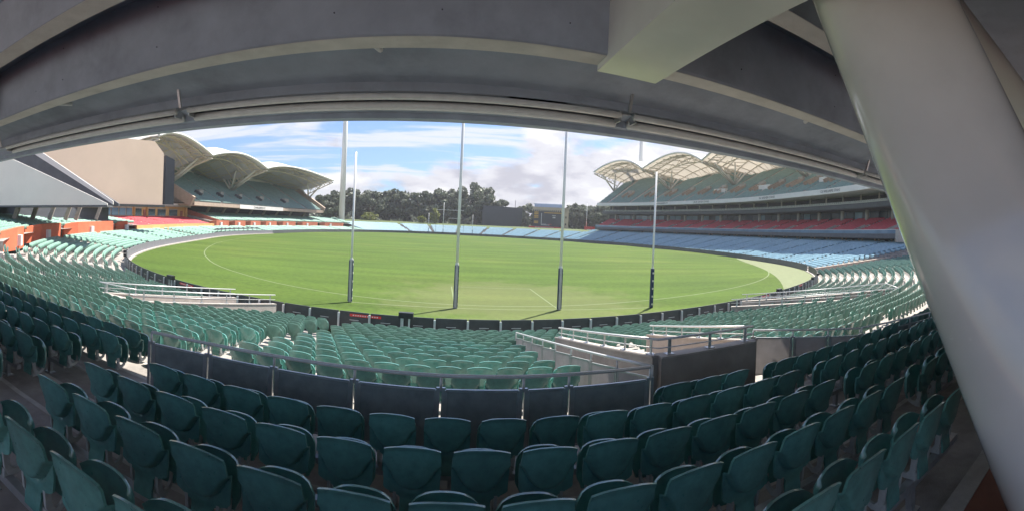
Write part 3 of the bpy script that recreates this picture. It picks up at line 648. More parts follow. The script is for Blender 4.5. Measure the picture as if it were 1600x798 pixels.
pts = [(7.99, 5.65), (8.95, 5.58), (9.9, 5.52), (10.9, 5.47), (12.0, 5.46), (13.1, 5.48), (14.4, 5.54)]
balustrade('right_balustrade', 'dark mesh balustrade leading to the leaning column', pts, [3.14] * 7, MESHP)
# ------------------------------------------------------------------ stairwells
def wall_seg(mb, a, b, za0, za1, zb0, zb1, th=.2):
    a = Vector((a[0], a[1], 0)); b = Vector((b[0], b[1], 0)); d = (b - a).normalized(); q = Vector((-d.y, d.x, 0)) * th / 2
    P = [a - q, b - q, b + q, a + q]; zl = (za0, zb0, zb0, za0); zh = (za1, zb1, zb1, za1)
    return mb.hexa([(p.x, p.y, z) for p, z in zip(P, zl)] + [(p.x, p.y, z) for p, z in zip(P, zh)])
def stairwell(name, label, corners, tops, base, m, rail_h=.28, step=.95):
    """corners: plan polyline of the wall, tops: wall top at each corner"""
    t = thing(name, label, 'stairwell', (corners[0][0], corners[0][1], base))
    for i in range(len(corners) - 1):
        a, b = corners[i], corners[i + 1]; mb = MB(); wall_seg(mb, a, b, base, tops[i], base, tops[i + 1]); part(mb, 'wall', m, t)
        mb = MB(); wall_seg(mb, a, b, tops[i] + .002, tops[i] + .03, tops[i + 1] + .002, tops[i + 1] + .03, .24); part(mb, 'coping', CONCL, t)
        l = math.hypot(b[0] - a[0], b[1] - a[1]); n = max(2, int(l / step) + 1); rz = math.atan2(b[1] - a[1], b[0] - a[0])
        mb = MB(); mb.tube([(a[0], a[1], tops[i] + rail_h), (b[0], b[1], tops[i + 1] + rail_h)], .022, 8); part(mb, 'handrail', RAIL, t, smooth=True)
        mb = MB(); mb.tube([(a[0], a[1], tops[i] + rail_h * .5), (b[0], b[1], tops[i + 1] + rail_h * .5)], .011, 6); part(mb, 'mid_rail', RAIL, t, smooth=True)
        for k in range(n):
            f = (k + .25) / (n - .5); x_, y_, z_ = a[0] + (b[0] - a[0]) * f, a[1] + (b[1] - a[1]) * f, tops[i] + (tops[i + 1] - tops[i]) * f
            mb = MB(); mb.box((x_, y_, z_ + rail_h / 2), (.06, .014, rail_h), rz); mb.box((x_, y_, z_ + .035), (.15, .12, .014), rz); part(mb, 'rail_post', STEEL, t)
    return t
cs = stairwell('centre_stairwell', 'grey concrete stairwell walls with steel rails beside the sloping balustrade', [(3.32, 11.7), (3.40, 6.20), (5.50, 6.38), (6.0, 11.5)], [2.06, 3.08, 3.08, 2.06], .6, CONCW)
mb = MB(); mb.add([(3.5, 6.4, 2.40), (5.45, 6.5, 2.40), (5.9, 11.6, 1.46), (3.42, 11.7, 1.46), (3.5, 6.4, 2.2), (5.45, 6.5, 2.2), (5.9, 11.6, 1.26), (3.42, 11.7, 1.26)], [(0, 1, 2, 3), (7, 6, 5, 4), (0, 4, 5, 1), (1, 5, 6, 2), (2, 6, 7, 3), (3, 7, 4, 0)]); part(mb, 'step_cover_slab', TAN, cs)  # added slab; covers the bright sunlit steps inside the stairwell
stairwell('left_stairwell', 'low pale concrete stairwell with rails among seats near the left fence bend', [(-9.5, 19.3), (-11.9, 12.4), (-9.9, 12.2), (-7.3, 19.0)], [1.02, 1.86, 1.86, 1.02], -.2, CONCL, .42, 1.25)
stairwell('right_stairwell', 'low grey concrete stairwell with rails near the right fence bend', [(17.3, 21.2), (24.0, 15.2), (22.2, 13.2), (15.4, 19.8)], [1.05, 1.95, 1.95, 1.05], -.2, CONCW, .42, 1.25)

# ------------------------------------------------------------------ goal posts
def post(name, label, x_, y_, h, r_, pad_m, group):
    t = thing(name, label, 'goal post', (x_, y_, 0), group)
    mb = MB(); mb.tube([(x_, y_, 0), (x_, y_, h)], [r_, r_ * .85], 14); part(mb, 'pole', POSTW, t, smooth=True)
    mb = MB(); n = 20; rings = []
    for z_, k in ((0.02, .96), (.05, 1.0), (2.58, 1.0), (2.62, .93)):
        rings.append([(x_ + .12 * k * math.copysign(abs(math.cos(a)) ** .7, math.cos(a)), y_ + .12 * k * math.copysign(abs(math.sin(a)) ** .7, math.sin(a)), z_) for a in np.linspace(0, 2 * PI, n, endpoint=False)])
    mb.loft(rings); pd = part(mb, 'pad', pad_m, t, smooth=False)
    if y_ < 100:
        mb = MB(); mb.box((x_ - .105, y_ - .03, 1.32), (.05, .16, 2.5)); sub(mb, 'pad_edge', PADB, pd, t) if pad_m is not PADB else None
        if pad_m is not PADB: mb = MB(); mb.box((x_ + .105, y_ - .03, 1.32), (.05, .16, 2.5)); sub(mb, 'pad_edge', PADB, pd, t)
        for k in range(5):
            s_ = 1 if pad_m is not PADB else 0
            mb = MB(); cx_ = x_ + s_ * .132; cy_ = y_ - .05 - (0 if s_ else .075); mb.box((cx_, cy_, .25 + k * .52), (.012 if s_ else .10, .10 if s_ else .012, .12)); sub(mb, 'printed_mark', WHITE, pd, t)
    mb = MB(); mb.tube([(x_, y_, 2.60), (x_, y_, 2.70)], [r_ * 1.25, r_ * 1.15], 14); part(mb, 'collar', POSTW, t)
    return t
SIDE = ('western', 'western', 'eastern', 'eastern')
for i in range(4):
    tall = i in (1, 2); nm = f'tall goal post on the {SIDE[i]} side' if tall else f'shorter {SIDE[i]} behind post'
    post('goal_post', f'white {nm} with {"navy" if i == 3 else "grey and navy"} padding near the fence', GX + (i - 1.5) * 6.4, GY0, 15.2 if tall else 9.15, .092 if tall else .072, PADB if i == 3 else PADG, 'goal posts at the near end')
for i in range(4):
    tall = i in (1, 2)
    post('goal_post', f'distant thin white {"tall goal post" if tall else "shorter behind post"} on the {SIDE[i]} side of the far goal', GX + (i - 1.5) * 6.4, GY1, 14 if tall else 9.15, .12 if tall else .10, PADB, 'goal posts at the far end')

# ------------------------------------------------------------------ grandstands
def text_mesh(body, size, m, root, org, xdir, up=(0, 0, 1), name='lettering'):
    """flat lettering: org is the middle of the line's base, xdir the reading direction"""
    cu = bpy.data.curves.new(name, 'FONT'); cu.body = body; cu.size = size; cu.align_x = 'CENTER'; cu.extrude = .01
    tmp = bpy.data.objects.new(name, cu); COL.objects.link(tmp); dg = bpy.context.evaluated_depsgraph_get(); me = bpy.data.meshes.new_from_object(tmp.evaluated_get(dg))
    bpy.data.objects.remove(tmp); me.materials.clear(); me.materials.append(m)
    o = bpy.data.objects.new(name, me); COL.objects.link(o); X = Vector(xdir).normalized(); Z = Vector(up); Yv = Z; Nn = X.cross(Yv)
    M = Matrix(((X.x, Yv.x, Nn.x, 0), (X.y, Yv.y, Nn.y, 0), (X.z, Yv.z, Nn.z, 0), (0, 0, 0, 1))); M.translation = Vector(org) - root.location
    o.parent = root; o.matrix_local = M; o['kind'] = 'stuff'; return o
def sign_on_fascia(body, size, ph, s, z, root):
    nx, ny = nrm(ph); c = P3(ph, s, z); text_mesh(body, size, LETTER, root, c, (-(-ny), -nx, 0) if False else (ny * -1 * -1, -nx, 0))

def shell_roof(root, p0, p1, s_b, s_f, zb, zf, rb, rm, rf, zm, ns=.18, lining=None):
    """one vaulted roof shell between two valleys: membrane, edge arches, lattice ribs"""
    nu, nv = 24, 14; pm = (p0 + p1) / 2
    def pt(u, v, dz=0.0):
        ph = pm + u * (p1 - p0) / 2; k = abs(u) ** 2.0
        sf = s_f; s = s_b + (sf - s_b) * v
        zv = zb + (zm - zb) * sst(0, .55, v) + (zf - zm) * sst(.45, 1, v); rise = rb + (rm - rb) * sst(0, .6, v) + (rf - rm) * sst(.55, 1, v)
        return P3(ph, s, zv + rise * (1 - k) + dz)
    mb = MB(); vs = [pt(-1 + 2 * i / nu, j / nv) for j in range(nv + 1) for i in range(nu + 1)] ; w_ = nu + 1; n_ = len(vs)
    vs += [pt(-1 + 2 * i / nu, j / nv, -.12) for j in range(nv + 1) for i in range(nu + 1)]
    fs = []
    for j in range(nv):
        for i in range(nu): a = j * w_ + i; fs += [(a, a + 1, a + w_ + 1, a + w_), (a + n_, a + w_ + n_, a + w_ + 1 + n_, a + 1 + n_)]
    rim = [i for i in range(w_)] + [j * w_ + nu for j in range(1, nv + 1)] + [nv * w_ + i for i in range(nu - 1, -1, -1)] + [j * w_ for j in range(nv - 1, 0, -1)]
    for k in range(len(rim)): a, b = rim[k], rim[(k + 1) % len(rim)]; fs.append((a, b, b + n_, a + n_))
    mb.add(vs, fs); sh = part(mb, 'roof_shell', MEMB, root, smooth=True); sh.data.set_sharp_from_angle(angle=R(50))
    if lining:
        mb = MB(); vs2 = [pt(-1 + 2 * i / nu, j / nv, -.2) for j in range(nv + 1) for i in range(nu + 1)]
        mb.add(vs2, [(j * w_ + i, j * w_ + w_ + i, j * w_ + w_ + i + 1, j * w_ + i + 1) for j in range(nv) for i in range(nu)]); sub(mb, 'soffit_lining', lining, sh, root, smooth=True)
    us = np.linspace(-1, 1, 21)
    for v in (0.0, .16, .32, .48, .64, .80, .93):
        mb = MB(); mb.tube([pt(u, v, -.75) for u in us], ns, 5); sub(mb, 'arch_rib', TRUSS, sh, root)
    for u in np.linspace(-.86, .86, 9):
        mb = MB(); mb.tube([pt(u, v, -.7) for v in np.linspace(0, .97, 9)], ns * .8, 5); sub(mb, 'purlin', TRUSS, sh, root)
    mb = MB()      # diagonal lattice between front arch chords
    for i in range(20):
        u0, u1 = us[i], us[i + 1]; mb.tube([pt(u0, .93, -.75), pt(u1, .80, -.75)], ns * .6, 4); mb.tube([pt(u1, .93, -.75), pt(u0, .80, -.75)], ns * .6, 4)
        mb.tube([pt(u0, .48, -.75), pt(u1, .64, -.75)], ns * .5, 4); mb.tube([pt(u1, .16, -.75), pt(u0, .32, -.75)], ns * .5, 4)
    sub(mb, 'lattice', TRUSS, sh, root, kind='stuff')
    mb = MB(); mb.tube([pt(u, 1.0, -.05) for u in us], .34, 6); sub(mb, 'front_edge', WHITE, sh, root)
    for u in (-.985, .985):      # end trusses along the valleys: straight lower chord, web and cream infill
        top = [Vector(pt(u, v, -.4)) for v in np.linspace(.42, 1.0, 12)]; lo_ = [Vector(pt(u, .42, -2.6)).lerp(Vector(pt(u, 1.0, -.9)), i / 11) for i in range(12)]
        mb = MB(); mb.tube(lo_, ns * 1.2, 5); sub(mb, 'end_chord', TRUSS, sh, root)
        for i in range(11): mb = MB(); mb.tube([lo_[i], top[i + 1]] if i % 2 else [top[i], lo_[i + 1]], ns * .8, 4); sub(mb, 'web_bar', TRUSS, sh, root)
    # lit vertical truss under the rear-side arch: chord, posts and cream web
    mb = MB(); lo = [Vector(pt(u, .72, -.75 - 2.4 * (1 - u * u))) for u in us]; hi = [Vector(pt(u, .72, -.7)) for u in us]
    mb.tube(lo, ns * 1.1, 5); sub(mb, 'truss_chord', TRUSS, sh, root)
    mb = MB()
    for i in range(20): mb.tube([lo[i], hi[i + 1]] if i % 2 else [hi[i], lo[i + 1]], ns * .7, 4)
    sub(mb, 'truss_web', TRUSS, sh, root, kind='stuff')
    return pt, sh
def struts(root, sh, ph, s0, z0, tops):
    for q in tops: mb = MB(); mb.tube([P3(ph, s0, z0), q], [.36, .24], 8); sub(mb, 'strut', WHITE, sh, root, smooth=True)
def raked_tier(root, p0, p1, s0, z0, s1, z1, n, sof_z0, sof, name='seating_rake', m=CONC):
    """stepped deck as one sweep, with a soffit below"""
    prof = []; ds = (s1 - s0) / n; dz = (z1 - z0) / n
    for i in range(n): prof += [(s0 + i * ds, z0 + i * dz), (s0 + (i + 1) * ds, z0 + i * dz)]
    prof += [(s1, z1), (s1, z1 - 1.2), (sof[0], sof[1]), (s0, sof_z0)]
    mb = MB(); sweep(mb, prof[::-1], p0, p1, 2.0); return part(mb, name, m, root)
def rake_seats(p0, p1, s0, z0, s1, z1, n, pitch, aisles):
    ds = (s1 - s0) / n; dz = (z1 - z0) / n
    return seat_rows((p0, p1), [(s0 + (i + .85) * ds, z0 + i * dz) for i in range(n)], pitch, aisles)
def aisle_strips(root, phs_, s0, z0, s1, z1, n, wd=.9, m=CONCL):
    for ph in phs_:
        mb = MB(); nx, ny = nrm(ph); ds = (s1 - s0) / n; dz = (z1 - z0) / n
        a = P3(ph, s0 + ds, z0 + dz * .7 + .10); b = P3(ph, s1, z1 + .05 - dz * .3); mb.bar(a, b, wd, .30); part(mb, 'aisle_stair', m, root)

# ---- eastern stand
es = thing('eastern_grandstand', 'long eastern grandstand with red middle tier and green upper tier under vaulted roofs', 'grandstand', P3(95, 20, 0))
E0, E1 = 36, 144
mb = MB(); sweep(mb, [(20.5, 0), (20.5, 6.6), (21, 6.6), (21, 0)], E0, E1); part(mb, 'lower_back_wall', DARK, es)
mb = MB(); sweep(mb, [(16.6, 5.35), (16.35, 5.5), (16.35, 6.35), (16.6, 6.35), (16.6, 6.2), (27.5, 6.3), (27.5, 5.9)], E0, E1); part(mb, 'middle_tier_slab', DARKF, es)
raked_tier(es, E0, E1, 16.7, 6.36, 25.5, 9.6, 11, 6.25, (25.5, 6.32), 'middle_tier_rake', CONC)
mb = MB(); sweep(mb, [(16.40, 6.36), (16.40, 7.02), (16.46, 7.02), (16.46, 6.36)], E0, E1); part(mb, 'front_glass', GLASSB, es)
mb = MB(); sweep(mb, [(16.38, 7.03), (16.38, 7.12), (16.48, 7.12), (16.48, 7.03)], E0, E1); part(mb, 'front_rail', WHITE, es)
mb = MB(); sweep(mb, [(20.9, 8.0), (20.9, 8.28), (21.0, 8.28), (21.0, 8.0)], E0, E1); part(mb, 'mid_rail', WHITE, es)
RB = [x for x in np.arange(E0 + 3, E1, 7.2)]
for ph in RB:      # pale sloping stair walls of the red tier
    for o_ in (-.45, .45):
        mb = MB(); a = P3(ph + o_, 17.4, 7.1); b = P3(ph + o_, 20.2, 8.2); mb.bar(a, b, .12, .35); part(mb, 'stair_wall', CONCL, es)
for k, ph in enumerate(along(E0 + 1, E1 - 1, 18.5, 6.2)):     # raking V struts under the red tier
    nx, ny = nrm(ph); b = Vector(P3(ph, 18.8, 3.6))
    for o_ in (-1.0, 1.0):
        q = Vector(P3(ph, 18.0, 5.9)) + Vector((-ny, nx, 0)) * o_; mb = MB(); mb.tube([b, q], .16, 6); part(mb, 'v_strut', TAN, es)
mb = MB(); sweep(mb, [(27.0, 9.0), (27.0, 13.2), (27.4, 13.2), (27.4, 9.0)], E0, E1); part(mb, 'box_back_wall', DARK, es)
wp = along(E0 + .5, E1 - .5, 26.8, 3.1)
for k in range(len(wp) - 1):         # glazed boxes
    a, b = P3(wp[k], 26.8, 0), P3(wp[k + 1], 26.8, 0); A = Vector(a); B = Vector(b); d = (B - A).normalized(); A += d * .12; B -= d * .12
    mb = MB(); mb.bar((A.x, A.y, 10.75), (B.x, B.y, 10.75), .08, 2.0); wnd = part(mb, 'window', GLASSB if (wp[k] > 108 and k % 3) or k % 7 == 2 else GLASS, es)
    mb = MB(); mb.bar((A.x, A.y, 9.72), (B.x, B.y, 9.72), .12, .09); sub(mb, 'sill', WHITE, wnd, es)
for ph in along(E0 + 1, E1 - 1, 24.8, 9.5):
    c = P3(ph, 24.8, 0); mb = MB(); mb.tube([(c[0], c[1], 8.9), (c[0], c[1], 12.1)], .45, 12); part(mb, 'column', CONCL, es, smooth=True)
mb = MB(); sweep(mb, [(21.5, 12.0), (21.3, 12.2), (21.3, 13.25), (21.6, 13.25), (21.6, 12.6), (27.2, 12.6), (27.2, 12.0)], E0, E1); part(mb, 'balcony_slab', DARKF, es)
mb = MB(); sweep(mb, [(21.35, 13.26), (21.35, 13.36), (21.5, 13.36), (21.5, 13.26)], E0, E1); part(mb, 'balcony_rail', WHITE, es)
mb = MB()
for ph in along(E0 + .5, E1 - .5, 21.7, .75): c = P3(ph, 21.75, 13.55); mb.box(c, (.32, .42, .62), R(ph))
part(mb, 'balcony_chairs', mat('pale_chairs', (.6, .62, .62), .6), es, kind='stuff')
for ph in along(E0 + 1, E1 - 1, 23.2, 6.8):
    c = P3(ph, 23.2, 0); mb = MB(); mb.tube([(c[0], c[1], 12.61), (c[0], c[1], 15.6)], .22, 10); part(mb, 'balcony_column', CONCL, es, smooth=True)
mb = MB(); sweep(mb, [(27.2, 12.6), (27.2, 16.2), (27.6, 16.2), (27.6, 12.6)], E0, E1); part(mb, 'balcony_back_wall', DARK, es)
mb = MB(); sweep(mb, [(17.0, 15.25), (16.85, 15.3), (16.85, 16.55), (17.05, 16.55), (17.05, 15.7), (28, 16.1), (28, 15.7)], E0, E1); part(mb, 'white_fascia', WHITE, es)
raked_tier(es, E0, E1, 17.2, 16.3, 41, 29.2, 28, 16.2, (28, 16.15), 'upper_tier_rake', CONC)
mb = MB(); sweep(mb, [(41.1, 12), (41.1, 30.4), (41.5, 30.4), (41.5, 12)], E0, E1); part(mb, 'upper_back_wall', WHITE, es)
UA = list(np.arange(E0 + 4, E1, 7.2)); aisle_strips(es, UA, 17.2, 16.3, 41, 29.2, 28)
for i, ph in enumerate(np.arange(E0 + 7.6, E1 - 3, 7.2)):          # entry openings in the upper tier
    for o_ in (-.9, .9):
        mb = MB(); mb.bar(P3(ph + o_, 21.2, 19.2), P3(ph + o_, 25.2, 21.2), .25, 1.2); part(mb, 'entry_wall', TAN, es)
    mb = MB(); mb.bar(P3(ph - .9, 25.6, 21.7), P3(ph + .9, 25.6, 21.7), .8, 1.3); part(mb, 'entry_head', CONCL, es)
for ph in (60, 84, 101): mb = MB(); mb.bar(P3(ph - 2.4, 23.5, 20.0), P3(ph + 2.4, 23.5, 20.0), 1.2, 1.7); cb = part(mb, 'camera_booth', WHITE, es)
for ph, txt in ((121.5, 'GAVIN WANGANEEN STAND'), (103, 'JACK OATEY STAND'), (76, 'MAX BASHEER STAND'), (52.5, 'FOS WILLIAMS STAND')):
    nx, ny = nrm(ph); text_mesh(txt, .85, LETTER, es, P3(ph, 16.80, 15.65), (ny, -nx, 0))
for k, (a, b) in enumerate(((127, 144), (100, 127), (74, 100), (50, 74), (35, 50))):
    pt, sh = shell_roof(es, a, b, 44, 13.5, 27.0, 29.3, 3.0, 6.2, 4.0, 28.0)
    for ph, u in ((a, -1), (b, 1)):
        z0 = 16.3 + (29.2 - 16.3) * (29 - 17.2) / 23.8
        struts(es, sh, ph + (.25 if u < 0 else -.25), 29, z0, [pt(u * .93, .85, -.8), pt(u * .8, .6, -.8), pt(u * .93, .35, -.8)])
for ph in (E0, E1): mb = MB(); nx, ny = nrm(ph)
T = rake_seats(E0 + .6, E1 - .4, 16.9, 6.36, 25.5, 9.6, 11, .54, [(p_, .45) for p_ in RB]); batch('red_tier_seats', BX, T, SEATR, 'red seats filling the middle tier of the eastern grandstand')
T = rake_seats(E0 + .6, E1 - .4, 17.2, 16.3, 41, 29.2, 28, .60, [(p_, .4) for p_ in UA] + [])
T = [t for t in T if True]; batch('eastern_upper_seats', BX, T, SEATU, 'green seats filling the upper tier of the eastern grandstand')
# end wall of the eastern stand's red tier and pale aisle wall at the corner
mb = MB(); a = P3(31.2, .3, 0); b = P3(31.2, 20, 0); wall_seg(mb, a, b, -.3, .8, -.3, 4.1, .6); mb.build('corner_wall', TAN, label='long sloping tan wall dividing the corner seats from the eastern seats', cat='wall')
mb = MB(); sweep(mb, [(16.0, 4.9), (16.0, 7.1), (27, 7.3), (27, 4.9)], 35.2, 35.9, .3); part(mb, 'tier_end_wall', CONCL, es)

# ---- western stand
ws = thing('western_grandstand', 'western grandstand with green upper tier, white vaulted roofs and a named fascia', 'grandstand', P3(-115, 18, 0))
W0, W1 = -144, -80
mb = MB(); sweep(mb, [(20.8, 2.5), (20.8, 8.0), (21.2, 8.0), (21.2, 2.5)], W0, W1); part(mb, 'lower_back_wall', DARK, ws)
for ph in along(W0 + 1, W1 - 8, 18.6, 8.5):
    a = P3(ph, 19.3, 4.6); b = P3(ph, 17.6, 7.3); mb = MB(); mb.tube([a, b], .40, 8); part(mb, 'raking_column', CONCL, ws)
mb = MB(); sweep(mb, [(13.2, 7.0), (13.0, 7.1), (13.0, 8.05), (13.25, 8.05), (13.25, 7.5), (21, 7.7), (21, 7.0)], W0, W1); part(mb, 'fascia', TAN, ws)
mb = MB(); sweep(mb, [(12.9, 6.9), (12.9, 8.15), (12.98, 8.15), (12.98, 6.9)], -127, -103); part(mb, 'name_board', WHITE, ws)
nx, ny = nrm(-115); text_mesh('SIR EDWIN SMITH STAND', 1.05, LETTER, ws, P3(-115, 12.86, 7.12), (ny, -nx, 0))
raked_tier(ws, W0, W1, 13.3, 7.9, 33, 18.2, 24, 7.8, (21, 7.85), 'upper_tier_rake', CONC)
mb = MB(); sweep(mb, [(33.1, 3), (33.1, 19.6), (33.5, 19.6), (33.5, 3)], W0, W1); part(mb, 'upper_back_wall', WHITE, ws)
mb = MB(); mb.bar(P3(W0 - .4, 13.2, 8.2), P3(W0 - .4, 33.2, 18.6), .7, 2.2); part(mb, 'end_stringer', TAN, ws)
mb = MB(); mb.bar(P3(W1 + .4, 13.2, 8.0), P3(W1 + .4, 33.2, 18.4), .9, 2.8); part(mb, 'end_stringer', TAN, ws)
WA = list(np.arange(W0 + 6, W1, 11.0)); aisle_strips(ws, WA, 13.3, 7.9, 33, 18.2, 24)
for ph in np.arange(W0 + 11, W1 - 2, 11.0):
    mb = MB(); mb.bar(P3(ph - .9, 18.3, 11.0), P3(ph + .9, 18.3, 11.0), 1.2, 1.6); part(mb, 'entry_head', CONCL, ws)
    mb = MB(); mb.bar(P3(ph + 1.5, 16.6, 10.1), P3(ph + 1.5, 18.8, 11.2), .8, 1.2); part(mb, 'entry_wall', DARKF, ws)
for a, b in ((-145, -113), (-113, -82), (-82, -56)):
    pt, sh = shell_roof(ws, a, b, 34, 9.5, 16.0, 20.4, 4.0, 7.3, 2.4, 17.4, .16, LINING)
    for ph, u in ((a, -1), (b, 1)):
        z0 = 7.9 + (18.2 - 7.9) * (23 - 13.3) / 19.7
        struts(ws, sh, ph + (.25 if u < 0 else -.25), 23, z0, [pt(u * .93, .85, -.8), pt(u * .82, .6, -.8), pt(u * .93, .35, -.8)])
T = rake_seats(W0 + .5, W1 - .5, 13.3, 7.9, 33, 18.2, 24, .60, [(p_, .35) for p_ in WA]); batch('western_upper_seats', BX, T, SEATU, 'green seats filling the upper tier of the western grandstand')
# orange walls behind the lower western seats: one by one, with end slopes, niches and gaps
def orange_wall(p0, p1, z0, z1, m, label):
    t = thing('orange_wall', label, 'wall', P3((p0 + p1) / 2, 9.9, z0), 'orange walls between the seat blocks'); mb = MB()
    n = max(3, int((p1 - p0) / 1.2) + 1); rings = []
    for i, ph in enumerate(np.linspace(p0, p1, n)):
        f = min(i, n - 1 - i) / max(1, (n - 1)); e = .82 if i in (0, n - 1) else 1.0; s_ = 9.75 + (1.1 if i in (0, n - 1) else 0)
        rings.append([P3(ph, s_, z0 - .4), P3(ph, s_, z0 + (z1 - z0) * e), P3(ph, s_ + .25, z0 + (z1 - z0) * e), P3(ph, s_ + .25, z0 - .4)])
    mb.loft(rings); part(mb, 'wall_face', m, t)
    mb = MB(); pm = p0 + (p1 - p0) * .62; c = P3(pm, 9.6, z0 + .45); nx, ny = nrm(pm); mb.box(c, (.35, .9, .95), math.atan2(ny, nx)); part(mb, 'white_cabinet', WHITE, t)
    return t
for i, (a, b) in enumerate(((-25.8, -21.2), (-32.6, -26.6), (-43.4, -33.4), (-47.6, -44.2))):
    orange_wall(a, b, 1.75, 3.35, ORANGE, f'bright orange wall with a white cabinet below the corner seats, {nth(4 - i)} from the ochre pavilion')
for i, a in enumerate(np.arange(-150, -92, 9.5)):
    orange_wall(a, a + 8.8, 1.9, 3.3, mat('faded_orange_wall', (.48, .15, .085), .75, var=.1, scale=.9), f'brick orange wall under the named western stand, {nth(7 - i)} from the ochre pavilion')
mb = MB(); wall_seg(mb, P3(-87.5, 10, 0), P3(-85.5, 20, 0), 1.5, 3.3, 2.5, 6.2, .5); mb.build('brick_wing_wall', BRICK, label='sloping red brick wing wall between ochre pavilion and western grandstand', cat='wall')

# ---- ochre heritage pavilion with red seats
pv = thing('ochre_pavilion', 'low ochre pavilion with a row of windows above a bank of red seats', 'pavilion', P3(-66, 18, 0))
Q0, Q1 = -84.5, -49
mb = MB(); sweep(mb, [(9.8, 0), (9.8, 2.45), (10.1, 2.45), (10.1, 0)], Q0, Q1); part(mb, 'front_wall', YELLOW, pv)
raked_tier(pv, Q0, Q1, 10.2, 1.75, 18.6, 3.35, 10, 0, (18.6, 0), 'red_seat_rake', CONC)
mb = MB(); sweep(mb, [(18.7, 2), (18.7, 6.5), (24, 6.5), (24, 2)], Q0, Q1); wl = part(mb, 'wall', YELLOW, pv)
mb = MB(); sweep(mb, [(18.0, 6.51), (18.0, 6.9), (24.3, 6.9), (24.3, 6.51)], Q0 - .5, Q1 + .5); part(mb, 'roof_slab', CONCL, pv)
mb = MB(); sweep(mb, [(18.1, 6.91), (18.1, 7.4), (18.25, 7.4), (18.25, 6.91)], Q0 - .4, -62); part(mb, 'roof_parapet', WHITE, pv)
for k, (a, b) in enumerate(((-53.9, -51.2), (-56.9, -54.2), (-59.9, -57.2), (-62.6, -60.2), (-66.6, -64.0), (-72.0, -69.4), (-76.0, -73.0), (-80.4, -77.4))):
    mb = MB(); mb.bar(P3(a, 18.66, 4.92), P3(b, 18.66, 4.92), .1, 1.55); wd = part(mb, 'window', GLASSB if k < 4 else GLASS, pv)
    mb = MB(); mb.bar(P3(a - .1, 18.6, 5.85), P3(b + .1, 18.6, 5.85), .16, .25); sub(mb, 'lintel', CREAM, wd, pv)
    mb = MB(); mb.bar(P3(a - .1, 18.6, 4.05), P3(b + .1, 18.6, 4.05), .2, .14); sub(mb, 'sill', CREAM, wd, pv)
for ph in (-50.4, -67.8, -82): mb = MB(); mb.bar(P3(ph - .45, 18.64, 4.5), P3(ph + .45, 18.64, 4.5), .12, 2.0); part(mb, 'door', BRICK, pv)
for ph in (-50, -63.3, -68.7, -83.5): mb = MB(); c = P3(ph, 18.55, 4.9); mb.box(c, (.5, .5, 3.1), R(ph)); part(mb, 'pilaster', YELLOW, pv)
for ph in (-57.5, -66, -75):
    mb = MB(); mb.bar(P3(ph, 10.3, 2.0), P3(ph, 14.5, 2.8), 1.3, .5); part(mb, 'stair', TAN, pv)
T = rake_seats(Q0 + .6, Q1 - .6, 10.3, 1.75, 18.6, 3.35, 10, .54, [(x, .35) for x in (-57.5, -66, -75)]); batch('pavilion_red_seats', BX, T, mat('seat_plastic_crimson', (.55, .045, .060), .5, var=.15, scale=.9), 'bright red seats in front of the ochre pavilion')
# cluttered upper terrace seen between the screen and the western stand
tr = thing('pavilion_terrace', 'dark cluttered upper terrace with red back wall above the ochre pavilion', 'terrace', P3(-75, 22, 8))
mb = MB(); mb.bar(P3(-80, 24, 9.4), P3(-62, 24, 9.4), .4, 5.0); part(mb, 'back_wall', DARKF, tr)
mb = MB(); mb.bar(P3(-79, 23.6, 13.2), P3(-68, 23.6, 13.2), .4, 2.2); part(mb, 'red_wall', BRICK, tr)
mb = MB(); mb.bar(P3(-78, 20.5, 10.9), P3(-64, 20.5, 10.9), 2.0, .3); part(mb, 'canopy', WHITE, tr)
for k in range(9):
    ph = -77 + k * 1.6; c = P3(ph, 19.6, 7.6); mb = MB(); mb.box(c, (.6, .6, 1.2 + .3 * (k % 3)), R(ph)); part(mb, 'stored_furniture', (BLACK, WHITE, TAN)[k % 3], tr)
# ---- beige screen back and grey raking end wall of the corner stand
def azp(px, r_): a = (px - 800) / F + YAW; return r_ * math.sin(a), r_ * math.cos(a)
sc = thing('replay_screen', 'big replay screen with beige clad back and dark edge on the western corner', 'screen', (*azp(160, 76), 6))
A = Vector((*azp(20, 66), 0)); B = Vector((*azp(253, 78), 0)); d = (B - A).normalized(); q = Vector((-d.y, d.x, 0)); C2 = B - d * 2.0
mb = MB(); fr = [(A, 6.0), (B, 6.3), (B, 15.3), (C2, 17.2), (A, 16.4)]
mb.loft([[(p.x - q.x * .0, p.y - q.y * .0, z) for p, z in fr], [(p.x + q.x * 1.4, p.y + q.y * 1.4, z) for p, z in fr]]); part(mb, 'beige_cladding', BEIGE, sc)
mb = MB(); wall_seg(mb, azp(254.5, 78.6), azp(268.5, 79.6), 6.4, 15.0, 6.4, 14.4, .8); part(mb, 'screen_edge', LED, sc)
mb = MB(); mb.bar((A.x, A.y, 5.75), (B.x, B.y, 6.05), 1.6, .4); part(mb, 'underside', DARK, sc)
for f in (.1, .3): p = A.lerp(B, f); mb = MB(); mb.tube([(p.x, p.y, 0), (p.x, p.y, 6.0)], .35, 10); part(mb, 'support', CONCL, sc)
cw = thing('corner_stand_end', 'pale grey raking end wall of the corner stand above the corner seats', 'grandstand', (*azp(60, 38), 5))
A = Vector((*azp(-90, 60), 0)); B = Vector((*azp(167, 45), 0)); d = (B - A).normalized(); q = Vector((-d.y, d.x, 0))
mb = MB(); mb.loft([[(p.x + q.x * o_, p.y + q.y * o_, z) for p, z in ((A, 5.2), (B, 5.55), (B, 5.75), (A, 15.6))] for o_ in (0, .12)]); part(mb, 'end_wall', GREYW, cw)
